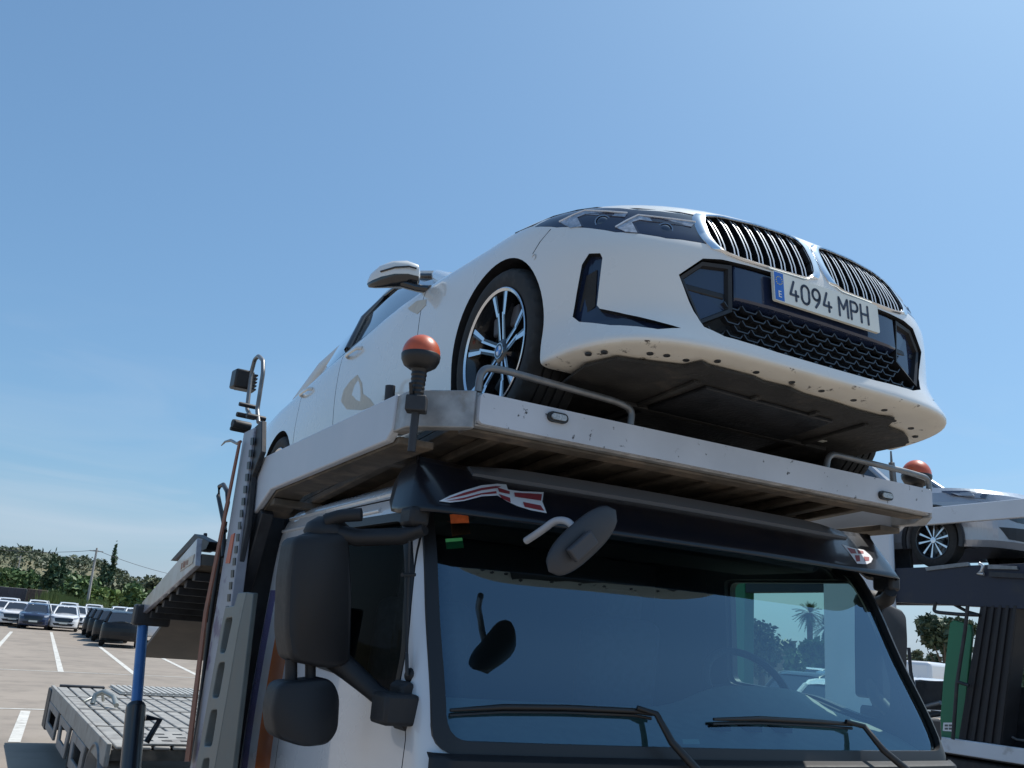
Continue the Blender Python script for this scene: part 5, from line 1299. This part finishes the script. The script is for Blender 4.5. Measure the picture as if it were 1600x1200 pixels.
for i, (px, py) in enumerate(((186,1008),(172,1001),(162,996),(154,992))):
    park(px, py, rad(172) if i == 0 else rad(172), p_black, ['nearest black suv beside the tilted deck, seen from behind','second black suv of the line beside the tilted deck','third black suv of the line beside the tilted deck','farthest black suv of the line beside the tilted deck'][i], B3)
park(232, 1001, rad(172), p_white, 'white suv half hidden by the blue ram under the tilted deck')
for px, py, pt, lb in ((288,1004,p_black,'black suv in the shade under the tilted deck'),(392,1003,p_white,'white suv glimpsed between the lift post and the cab'),(402,992,p_grey,'pale grey suv glimpsed behind the one between post and cab'),(345,1000,p_white,'white suv behind the orange strap')):
    park(px, py, rad(172), pt, lb)

VN = 'white vans behind the parked cars'
for px, d, lb in ((12,84,'white van above the leftmost white suv'),(60,85,'white van showing over the dark blue suv'),(108,86,'white van between the white suv and the pale grey suv'),(148,90,'white van over the pale grey suv'),(192,80,'white van over the nearest black suv'),(214,76,'white van just left of the blue ram')):
    e = suv(far(px, d), RZ, p_white, lb, VN, name='van'); e['category'] = 'van'; e.scale = (1.03, 1.2, 1.12); front_kit(e, sil)

# ------------------------------------------------------------------ the neighbouring transporter
NX = 10.5
nb = empty('car_transporter', (NX+1.3, 7.5, 0))
tag(nb, 'second car transporter at the right edge, white rails over a dark navy deck beam', 'truck')
navy = M('navy_steel', (.009,.014,.032), .5, noise=(3,.2), second=(.03,.03,.035), second_amt=(.55,.75), second_scale=2.5)
ncol = M('dark_column_steel', (.014,.014,.017), .6, noise=(6,.3), second=(.05,.04,.035), second_amt=(.6,.8), second_scale=4)
rail_w = M('white_rail_paint', (.62,.64,.67), .45, noise=(2,.05), second=(.35,.34,.33), second_amt=(.62,.75), second_scale=3)
def nprism(name, pix, mat, x=NX, depth=.08, parent=nb, bevel=.006):
    q = MB(); q.prism([at(*p, x=x) for p in pix], (depth, 0, 0)); return wlink(name, q, mat, parent, smooth=30, bevel=bevel)
zt, zb = at(1530,786,x=NX).z, at(1530,814,x=NX).z
q = MB(); q.box((NX-.02, 2.0, zb), (NX+.05, 8.1, zt)); wlink('upper_rail', q, rail_w, nb, bevel=.01)
q = MB(); q.box((NX+2.55, 2.0, zb), (NX+2.62, 8.1, zt)); wlink('upper_rail', q, rail_w, nb, bevel=.01)
# deck tray and beam
zt2, zm, zb2 = at(1500,886,x=NX).z, at(1500,893,x=NX).z, at(1500,944,x=NX).z
yl = at(1388,900,x=NX).y
q = MB(); q.box((NX+.06, 2.0, zm), (NX+2.58, 11.7, zm+.05)); wlink('deck_tray', q, dark_steel, nb, smooth=0)
for xx_ in (NX+.12, NX+2.3):
    q = MB(); q.box((xx_, 11.3, .9), (xx_+.2, 11.55, zm-.002)); wlink('rear_column', q, M('green_panel_paint', (.012,.16,.075), .4), nb, bevel=.01)
    q = MB(); q.box((xx_, 8.6, zm-.22), (xx_+.12, 11.29, zm-.003)); wlink('tray_bearer', q, navy, nb, bevel=.01)
nprism('deck_beam', [(1394,888),(1660,878),(1660,955),(1382,940)], navy, NX, .14)
q = MB(); q.prism([at(*p, x=NX+2.4) for p in ((1394,888),(1640,880),(1640,952),(1384,940))], (.14, 0, 0)); wlink('deck_beam', q, navy, nb, bevel=.006)
nprism('end_panel', [(1396,826),(1418,822),(1424,888),(1392,890)], dark_steel, NX+.3, .05)
nprism('tray_edge', [(1445,886),(1512,878),(1514,884),(1447,892)], steel, NX-.02, .04, bevel=.003)
nprism('tray_edge', [(1543,882),(1588,885),(1590,890),(1543,889)], steel, NX-.03, .04, bevel=.003)
nprism('drop_step', [(1545,893),(1600,896),(1600,904),(1545,901)], dark_steel, NX-.05, .05, bevel=.003)
q = MB(); q.tube([at(x, y, x=NX-.05) for x, y in ((1530,880),(1536,884),(1534,892),(1528,896),(1537,897))], .02, 8); wlink('tie_hook', q, M('bright_hook', (.6,.6,.6), .3, metal=.6), nb, smooth=60)
# column with its ridges
nprism('column', [(1532,944),(1590,946),(1563,1180),(1494,1176)], ncol, NX+.02, .25)
for k in range(5):
    t = .08+.2*k; a = (1532+58*t, 946); b = (1494+69*t, 1176)
    nprism('column_ridge', [(a[0], a[1]), (a[0]+5, a[1]), (b[0]+6, b[1]), (b[0], b[1])], ncol, NX-.005, .024, bevel=.004)
q = MB(); q.tube(arc_pts([at(x, y, x=NX) for x, y in ((1462,941),(1459,955),(1467,957),(1500,960),(1530,961))], .06), .022, 8); wlink('step_loop', q, dark_steel, nb, smooth=60)
q = MB(); q.tube([at(x, y, x=NX+.1) for x, y in ((1490,944),(1512,956),(1530,961))], .02, 8); wlink('stay', q, dark_steel, nb, smooth=60)
q = MB(); q.tube([at(x, y, x=NX-.10) for x, y in ((1512,946),(1508,985),(1495,1070),(1489,1155))], .022, 8); q.tube([at(x, y, x=NX-.10) for x, y in ((1495,1065),(1514,1071))], .02, 8); wlink('ladder_bar', q, dark_steel, nb, smooth=60)
green = M('green_panel_paint', (.012,.16,.075), .4, noise=(3,.12), coat=.2)
gp = nprism('green_panel', [(1484,973),(1490,969),(1516,976),(1518,990),(1502,1164),(1466,1160),(1474,1060)], green, NX+.05, .05)
ps = nprism('notice', [(1474,1129),(1489,1129),(1488,1143),(1473,1142)], M('paper_white', (.75,.75,.74), .6), NX+.035, .004, gp, 0)
for r in range(2):
    for w0, w1 in ((1476,1481),(1482.5,1487.5)):
        nprism('notice_text', [(w0,1132+r*5),(w1,1132+r*5),(w1,1135+r*5),(w0,1135+r*5)], M('print_grey', (.12,.12,.12), .6), NX+.032, .002, gp, 0)
# lower deck
q = MB(); z0_ = at(1520,1158,x=NX).z; z1_ = at(1520,1182,x=NX).z; q.box((NX-.05, 2.0, z1_), (NX+.03, 9.5, z0_)); wlink('lower_rail', q, rail_w, nb, bevel=.012)
q = MB(); q.box((NX+.03, 2.0, z1_-.02), (NX+2.58, 12.0, z1_+.06)); wlink('lower_tray', q, dark_steel, nb, smooth=0)
q = MB(); q.box((NX+.1, 2.0, .5), (NX+2.4, 12.0, z1_-.05)); wlink('chassis', q, dark_steel, nb, bevel=.03)
nprism('winch_box', [(1430,1064),(1474,1064),(1470,1100),(1432,1108)], dark_steel, NX+.3, .5)
for k in range(4):
    q = MB(); q.tube([at(1432+2*k, 1108+13*k, x=NX+.2), at(1470, 1098+17*k, x=NX+.2)], .03, 8); wlink('strut', q, dark_steel if k % 2 else steel, nb, smooth=60)
q = MB(); q.tube([at(x, y, x=NX) for x, y in ((1420,1012),(1423,1050),(1428,1075))], .022, 8); wlink('aerial', q, dark_steel, nb, smooth=60)
nprism('rear_box', [(1578,1075),(1680,1068),(1680,1185),(1566,1180)], dark_steel, NX+.5, 1.2)
q = MB(); q.tube([at(x, y, x=NX+.2) for x, y in ((1572,1135),(1577,1150),(1590,1156),(1610,1158))], .015, 8); wlink('cable', q, steel, nb, smooth=60)
for y in (3.0, 4.2, 8.6): truck_wheel(nb, Vector((NX+.2, y, .45)), .45, .28, -1)
# the silver SUV on it
wc = at(1465,845,x=NX+.28)
nsuv = suv((NX+.28+.80, wc.y, wc.z-.355), 0, p_silver, 'silver grey suv on the upper deck of the second transporter', name='suv')
front_kit(nsuv, M('headlamp_smoked', (.03,.04,.07), .1, coat=1.))
hl2 = MB(); c = [( -.90,-.30,.955),(-.86,-.50,.93),(-.74,-.72,.86),(-.72,-.73,.92),(-.80,-.62,.985),(-.885,-.36,1.0)]
# smoked side lamp on the wing
b_ = bmesh.new(); b_.from_mesh(SUVM[0]); SB2 = BVHTree.FromBMesh(b_); b_.free()
def sside(y, z):
    h = SB2.ray_cast(Vector((-2, y, z)), Vector((1, 0, 0))); return h[0].x if h[0] else -.85
P_ = [Vector((sside(y, z)-.03, y, z)) for y, z in ((-.15,.985),(-.30,.91),(-.52,.865),(-.66,.86),(-.66,.92),(-.45,.97))]
q = MB(); q.prism(P_, (.04, 0, 0)); link('side_lamp', q, M('headlamp_smoked', (.03,.04,.07), .1), nsuv, smooth=20)
q = MB(); P_ = [Vector((sside(y, z)-.036, y, z)) for y, z in ((-.30,.945),(-.40,.90),(-.56,.89),(-.54,.92))]; q.prism(P_, (.02, 0, 0)); link('lamp_reflector', q, sil, nsuv, smooth=20)

# tall white board at the end of its deck
box_w = M('box_body_white', (.60,.62,.65), .5, noise=(2,.04), bump=(3,.05))
q = MB(); q.box((NX-.06, 8.36, .95), (NX+.02, 9.55, 4.25)); bxo = wlink('end_board', q, box_w, nb, bevel=.04)
for z in (1.0, 4.15):
    q = MB(); q.box((NX-.075, 8.38, z), (NX-.061, 9.53, z+.08)); wlink('board_trim', q, M('alu_post', (.5,.5,.5), .4, metal=.6), bxo, smooth=0)

# ------------------------------------------------------------------ vegetation
rng = np.random.default_rng(7)
def leaf_mat(name, c, sat=.35):
    if name in MATS: return MATS[name]
    m = M(name, c, .6, noise=(1.1, sat)); return m
def crown_mesh(blobs, n, size, squash=1.):
    """leaf faces spread through several lobes"""
    tot = sum(b[3]*b[4]*b[5] for b in blobs); V = []; F = []
    for (cx, cy, cz, rx, ry, rz) in blobs:
        k = max(20, int(n*rx*ry*rz/tot)); d = rng.normal(size=(k, 3)); d /= np.linalg.norm(d, axis=1)[:, None]; r = rng.random(k)**.42*(.82+.36*rng.random(k))
        lump = 1+.16*np.sin(d[:, 0]*5+cx)*np.sin(d[:, 1]*6+cy)+.12*np.sin(d[:, 2]*8+cz)
        P = np.array([cx, cy, cz])+d*(r*lump)[:, None]*np.array([rx, ry, rz])
        a = rng.normal(size=(k, 3)); a /= np.linalg.norm(a, axis=1)[:, None]; b = np.cross(a, rng.normal(size=(k, 3))); b /= np.linalg.norm(b, axis=1)[:, None]
        s = size*(.6+.8*rng.random(k))[:, None]
        o = len(V)*1
        q = np.stack([P-a*s, P+b*s*.55, P+a*s, P-b*s*.55], 1).reshape(-1, 3); base = sum(len(v) for v in V); V.append(q)
        F.append((np.arange(k*4).reshape(k, 4)+base))
    V = np.concatenate(V); F = np.concatenate(F); me = bpy.data.meshes.new('crown'); me.from_pydata(V.tolist(), [], F.tolist()); me.update(); return me
bark = M('bark', (.11,.085,.06), .9, noise=(4,.3), bump=(14,.4))
def tree(name, base, h, w, label, mat, shape='round', n=2600, leaf=.28, trunk=.18, group=None, cat='tree', trunk_h=None):
    e = empty(name, base); tag(e, label, cat, group); b = []
    if shape == 'round':
        th = h*.25 if trunk_h is None else trunk_h
        for k in range(9): a = rng.random()*6.28; r = w*.5*(.35+.3*rng.random()); b.append((math.cos(a)*r, math.sin(a)*r, th+(h-th)*(.28+.5*rng.random()), w*(.24+.12*rng.random()), w*(.24+.12*rng.random()), (h-th)*(.22+.1*rng.random())))
        b.append((0, 0, th+(h-th)*.5, w*.36, w*.36, (h-th)*.42))
    elif shape == 'cypress':
        th = h*.06
        for k in range(10): t = k/9; b.append((.1*math.sin(k*2), .1*math.cos(k*3), th+(h-th)*(.06+.88*t), w*.5*(1-t)**.7*1.0+.12, w*.5*(1-t)**.7+.12, h*.11))
    elif shape == 'bush':
        th = 0
        for k in range(7): a = rng.random()*6.28; r = w*.3*rng.random(); b.append((math.cos(a)*r, math.sin(a)*r, h*(.25+.45*rng.random()), w*.3, w*.3, h*.3))
        b.append((0, 0, h*.35, w*.45, w*.45, h*.38))
    cr = crown_mesh(b, n, leaf); link('crown', cr, mat, e, smooth=0)
    q = MB(); q.tube([(0,0,-.2), (.05*h*.1,0,h*.2), (0,.04*h*.1,h*.45), (0,0,h*(.8 if shape == 'cypress' else .6))], [trunk*1.25, trunk, trunk*.7, trunk*.2], 8)
    if shape == 'round':
        for k in range(5):
            a = rng.random()*6.28; q.tube([(0,0,h*.22+.05*h*k*.5), (math.cos(a)*w*.18, math.sin(a)*w*.18, h*.42+.03*h*k), (math.cos(a)*w*.34, math.sin(a)*w*.34, h*.58+.03*h*k)], [trunk*.55, trunk*.35, trunk*.1], 6)
    link('trunk', q, bark, e, smooth=60); return e
g1 = leaf_mat('leaf_mid', (.085,.145,.045)); g2 = leaf_mat('leaf_dark', (.045,.085,.038)); g3 = leaf_mat('leaf_light', (.13,.19,.05)); g4 = leaf_mat('leaf_pine', (.065,.095,.05)); g5 = leaf_mat('leaf_dry', (.13,.145,.08))
HZ = lambda px: 993+(px-800)*.0775-8      # horizon row as the yard shows it
def sized(px, ytop, d, **k):
    b = far(px, d); ht = (HZ(px)-ytop)/FPX*d+CH-b.z*.0; return b, max(1.0, ht)
LT = 'trees along the yard fence'
def T(px, ytop, d, wpx, name, label, mat, shape='round', n=2600, leaf=.28, trunk=.18, group=LT, cat='tree', **k):
    b, h = sized(px, ytop, d); p = at(px, ytop, y=b.y); h = p.z-b.z; w = wpx/FPX*d; return tree(name, b, h, w, label, mat, shape, n, leaf, trunk, group, cat, **k)
T(18,884,114,60,'broadleaf_tree','green round tree at the left edge above the white suvs',g1, n=3600)
T(73,866,109,34,'cypress_tree','dark broad cypress left of the utility pole',g2,'cypress', n=4200)
T(88,872,112,26,'cypress_tree','slimmer dark cypress touching the broad one on its right',g2,'cypress', n=3000)
T(118,896,106,46,'broadleaf_tree','bushy bright green tree just left of the utility pole',g1, n=3600)
T(165,851,119,12,'cypress_tree','tall thin cypress right of the utility pole',g2,'cypress', n=2400, leaf=.22)
T(153,876,122,20,'cypress_tree','stout dark cypress at the foot of the tall thin one',g2,'cypress', n=2400)
T(160,920,102,44,'broadleaf_tree','light green round tree right of the utility pole',g3, n=3200)
T(185,905,114,40,'broadleaf_tree','loose olive green tree under the end of the hill',g5, n=2800)
T(206,912,110,40,'broadleaf_tree','dark green tree beside the tilted deck',g1, n=2800)
T(232,902,124,40,'broadleaf_tree','pale tree partly hidden by the tilted deck',g5, n=2600)
T(262,915,119,40,'broadleaf_tree','tree hidden behind the tilted deck board',g1, n=2000)
RB = 'bright reeds along the fence'
for i, (px, yt, lb) in enumerate(((82,918,'tall pale green reed clump right of the dark trailers'),(98,928,'reed clump left of the utility pole foot'),(112,930,'reed clump at the utility pole foot'),(150,934,'low reed clump behind the pale grey suv'))):
    b, h = sized(px, yt, 95); p = at(px, yt, y=b.y); h = p.z-b.z; e = empty('reed_clump', b); tag(e, lb, 'plant', RB)
    V = []; F = []
    for k in range(900):
        x, y = rng.normal(size=2)*.55; hh = h*(.55+.45*rng.random()); dx, dy = rng.normal(size=2)*.18; w_ = .035; o = len(V)
        V += [(x-w_, y, 0), (x+w_, y, 0), (x+dx*.5+w_*.8, y+dy*.5, hh*.6), (x+dx, y+dy, hh), (x+dx*.5-w_*.8, y+dy*.5, hh*.6)]; F.append((o, o+1, o+2, o+3, o+4))
    me = bpy.data.meshes.new('blades'); me.from_pydata(V, [], F); link('blades', me, leaf_mat('leaf_reed', (.15,.19,.05)), e, smooth=0)
# hill
def hill_h(u):     # by image column
    return .80*float(np.interp(u, [-2200,-1500,-900,-400,-120,0,60,100,150,190,230,270,320,420,700], [0,6,16,27,24,21.5,21.5,20.5,19.5,15.5,10,5.5,3,1.5,0]))
q = MB(); G_ = []
for dd in (190,225,260,300,340,380,420,520,700):
    r = []
    for u in list(range(-2200, -400, 90))+list(range(-400, 720, 20)):
        p = far(u, dd, 0); k = max(0, min(1, (dd-190)/190)); k = k*k*(3-2*k); nz_ = 1.2*math.sin(u*.05+dd*.02)+.8*math.sin(u*.11+dd*.05)
        r.append(Vector((p.x, p.y, .9+(hill_h(u)+nz_*.6)*k*(1 if dd < 450 else .9))))
    G_.append(r)
q.grid(G_); hill = link('hill', q, M('dry_hillside', (.17,.15,.085), .95, noise=(.02,.2), second=(.10,.11,.055), second_amt=(.42,.58), second_scale=.05, bump=(.4,.6)), smooth=80); tag(hill, kind='structure')
bvh = BVHTree.FromPolygons([Vector(v) for v in q.v], q.f)
V = []; F = []; 
for k in range(1500):
    u = rng.uniform(-120, 330); dd = rng.uniform(195, 430); p = far(u, dd, 0); hz_ = bvh.ray_cast(Vector((p.x, p.y, 200)), Vector((0, 0, -1)))
    if hz_[0] is None: continue
    ridge = dd > 330
    if not ridge and rng.random() < .62: continue
    s = rng.uniform(.8, 2.0)*(1.25 if ridge else 1); c = np.array(hz_[0])+np.array([0, 0, s*.55])
    d = rng.normal(size=(34, 3)); d /= np.linalg.norm(d, axis=1)[:, None]; P_ = c+d*np.array([s, s, s*.8])*(.55+.5*rng.random((34, 1)))
    a = rng.normal(size=(34, 3)); b = rng.normal(size=(34, 3)); z_ = .34*s
    for j in range(34): o = len(V); V += [tuple(P_[j]-a[j]*z_*.5), tuple(P_[j]+b[j]*z_*.4), tuple(P_[j]+a[j]*z_*.5), tuple(P_[j]-b[j]*z_*.4)]; F.append((o, o+1, o+2, o+3))
me = bpy.data.meshes.new('scrub'); me.from_pydata(V, [], F); tag(link('hill_scrub', me, leaf_mat('leaf_scrub', (.075,.095,.05)), smooth=0), 'dark green scrub and pines scattered over the hillside', 'scrub', kind='stuff')
# dark trailers behind the far row
tr_m = M('dark_tarpaulin', (.045,.045,.055), .7, noise=(.8,.25)); br_m = M('brown_boards', (.10,.07,.055), .7, noise=(.8,.25))
for px0, px1, m, lb in ((-30,40,tr_m,'dark grey covered trailer behind the far row of cars'),(40,72,br_m,'brown sided trailer with a pale end behind the dark blue suv')):
    a, b = far(px0, 99), far(px1, 99); e = empty('freight_trailer', (a+b)/2); tag(e, lb, 'trailer'); t = (b-a); Lh = t.length/2; t.normalize(); n_ = Vector((-t.y, t.x, 0)); c = (a+b)/2
    q = MB(); q.obox(c+Vector((0,0,1.75)), t, n_, (0,0,1), Lh*.98, 1.2, 1.0); wlink('cargo_body', q, m, e, bevel=.05)
    for k in range(6):
        q = MB(); q.obox(c+t*(-Lh+Lh*2*(k+.5)/6)-n_*1.22+Vector((0,0,1.75)), t, n_, (0,0,1), .05, .02, .98); wlink('side_post', q, m, e, bevel=.01)
    q = MB(); q.obox(c+t*(Lh*.99)+Vector((0,0,1.75)), t, n_, (0,0,1), .05, 1.15, .95); wlink('end_door', q, M('pale_door', (.5,.48,.4), .6), e, bevel=.01)
    for k in (-.6,.1,.6): 
        for v_ in (-1, 1): truck_wheel(e, c+t*Lh*k+n_*v_*1.0+Vector((0,0,.45)), .45, .25, -1)
# utility poles and wires
pole_m = M('concrete_pole', (.34,.33,.31), .85, noise=(3,.1))
def upole(px, pyb, pyt, d, r, label):
    b = far(px, d); r *= .68; t = at(px+13*(pyb-pyt)/95*1.0, pyt, y=b.y); t = Vector((b.x+(t.x-b.x)*.5, b.y, t.z)); e = empty('utility_pole', b); tag(e, label, 'pole', 'utility poles'); q = MB(); q.tube([b+Vector((0,0,-.3)), t], [r*1.3, r*.75], 10); wlink('shaft', q, pole_m, e, smooth=60)
    q = MB(); q.beam(t+Vector((-.6,0,-.3)), t+Vector((.6,0,-.3)), .09, .09); wlink('crossarm', q, pole_m, e, bevel=.01); return t
t1 = upole(137, 950, 856, 97, .17, 'tall leaning concrete utility pole between the cypresses')
t2 = upole(20, 950, 868, 190, .17, 'thin far utility pole at the left above the trees')
def wire(a, b, sag, label):
    q = MB(); P_ = []
    for k in range(17): t = k/16; p = a.lerp(b, t); p = p-Vector((0, 0, sag*4*t*(1-t))); P_.append(p)
    q.tube(P_, .022, 5); o = link('overhead_wire', q, M('wire_dark', (.08,.08,.09), .6), smooth=60); tag(o, label, 'wire', 'overhead wires'); return o
wire(t1-Vector((0,0,.2)), far(-160, 120, t1.z+1.2), 1.0, 'overhead wire running left from the leaning utility pole')
wire(t1-Vector((0,0,.2)), far(420, 120, t1.z-.6), 1.2, 'overhead wire running right from the leaning utility pole behind the deck')

# ---- right-hand background
RG = 'trees beyond the second transporter'
T(1478,962,70,66,'pine_tree','dense umbrella pine left of the green panel',g4, n=6500, leaf=.22, trunk=.22, group=RG, trunk_h=3.0)
T(1462,1022,75,26,'broadleaf_tree','small round tree at the foot of the umbrella pine',g4, n=1800, group=RG)
T(1430,1016,95,20,'broadleaf_tree','small grey green tree right of the cab pillar',g5, n=1500, group=RG)
T(1590,1020,60,30,'broadleaf_tree','tree at the right edge past the dark column',g4, n=1800, group=RG)
T(1190,966,55,56,'pine_tree','dark pine seen through the cab at the left of its side window',g4, n=5200, leaf=.2, group=RG)
T(1240,1012,42,38,'broadleaf_tree','clipped bright green bush seen through the cab window',g1,'bush', n=4200, leaf=.14, group=RG)
T(1222,1000,70,40,'broadleaf_tree','olive tree behind the bush seen through the cab window',g5, n=2600, group=RG)
T(1270,1002,60,36,'broadleaf_tree','round dark tree under the palms seen through the cab',g1, n=3000, group=RG)
def palm(px, ytop, d, label, cw):
    b = far(px, d); p = at(px, ytop, y=b.y); h = p.z-b.z; e = empty('palm_tree', b); tag(e, label, 'palm tree', 'palms seen through the cab window')
    q = MB(); q.tube([(0,0,-.2),(.1,0,h*.3),(.05,.05,h*.6),(0,0,h*.9)], [.30,.24,.21,.22], 10); link('trunk', q, bark, e, smooth=60)
    V = []; F = []
    for k in range(64):
        az = rng.random()*6.28; el = rng.uniform(-1.0, 1.35); Lf = cw*(.8+.3*rng.random()); dv_ = np.array([math.cos(az)*math.cos(el), math.sin(az)*math.cos(el), math.sin(el)]); o0 = np.array([0, 0, h*.9]); pr_ = o0
        side_ = np.array([-math.sin(az), math.cos(az), 0])
        for j in range(9):
            t = (j+1)/9; pt = o0+dv_*Lf*t+np.array([0, 0, -.35*Lf*t*t]); w_ = .32*cw*math.sin(math.pi*min(1, t*.9+.1))*.42
            for sg in (1, -1):
                o = len(V); tip = pt+side_*sg*w_+dv_*.12*cw; V += [tuple(pr_), tuple(pt), tuple(tip)]; F.append((o, o+1, o+2))
            pr_ = pt
    me = bpy.data.meshes.new('fronds'); me.from_pydata(V, [], F); link('crown', me, leaf_mat('leaf_palm', (.06,.085,.035)), e, smooth=0)
palm(1266, 945, 75, 'taller palm seen through the cab window', 1.25)
palm(1293, 968, 70, 'shorter palm beside the window frame seen through the cab', 1.2)
# boundary wall and cars beyond
wm = M('ochre_wall', (.33,.27,.20), .9, noise=(.6,.12), bump=(3,.2))
a, b = far(1100, 62), far(1700, 62); e = MB(); t = (b-a).normalized(); e.obox((a+b)/2+Vector((0,0,.9)), t, Vector((-t.y, t.x, 0)), (0,0,1), (b-a).length/2, .15, 1.3); tag(link('boundary_wall', e, wm, smooth=0, bevel=.03), 'low ochre boundary wall beyond the parked cars on the right', 'wall')
RC = 'cars parked beyond the second transporter'
for px, d, rz, pt, lb in ((1262,17,rad(-70),p_white,'white car nearest behind the steering wheel'),(1215,26,rad(-70),p_black,'dark car behind the white one seen through the cab window'),(1290,34,rad(-60),p_blue,'dark blue car farther back seen through the cab window'),(1445,42,rad(-60),p_white,'white car seen just right of the cab pillar'),(1424,48,rad(-60),p_white,'white car behind the cab pillar'),(1470,52,rad(-60),p_grey,'pale grey car behind the green panel'),(1255,48,rad(-60),p_white,'far white car behind the clipped bush')):
    e = suv(far(px, d), rz, pt, lb, RC, mesh_scale=(1,1,.9)); front_kit(e, sil)
wv = empty('parked_van', far(1446, 50)); tag(wv, 'white panel van behind the cars right of the cab', 'van')
b = far(1446, 50); q = MB(); q.obox(b+Vector((0,0,1.35)), (1,.3,0), (-.3,1,0), (0,0,1), 1.9, .95, 1.0); wlink('van_body', q, p_white, wv, bevel=.18, seg=3)
q = MB(); q.obox(b+Vector((-2.2,-.65,.85)), (1,.3,0), (-.3,1,0), (0,0,1), .7, .93, .5); wlink('bonnet', q, p_white, wv, bevel=.15, seg=3)
for sx_ in (-1.7, 1.1):
    for sy_ in (-.9, .9): truck_wheel(wv, b+Vector((1,.3,0)).normalized()*sx_+Vector((-.3,1,0)).normalized()*sy_+Vector((0,0,.33)), .33, .22, -1)
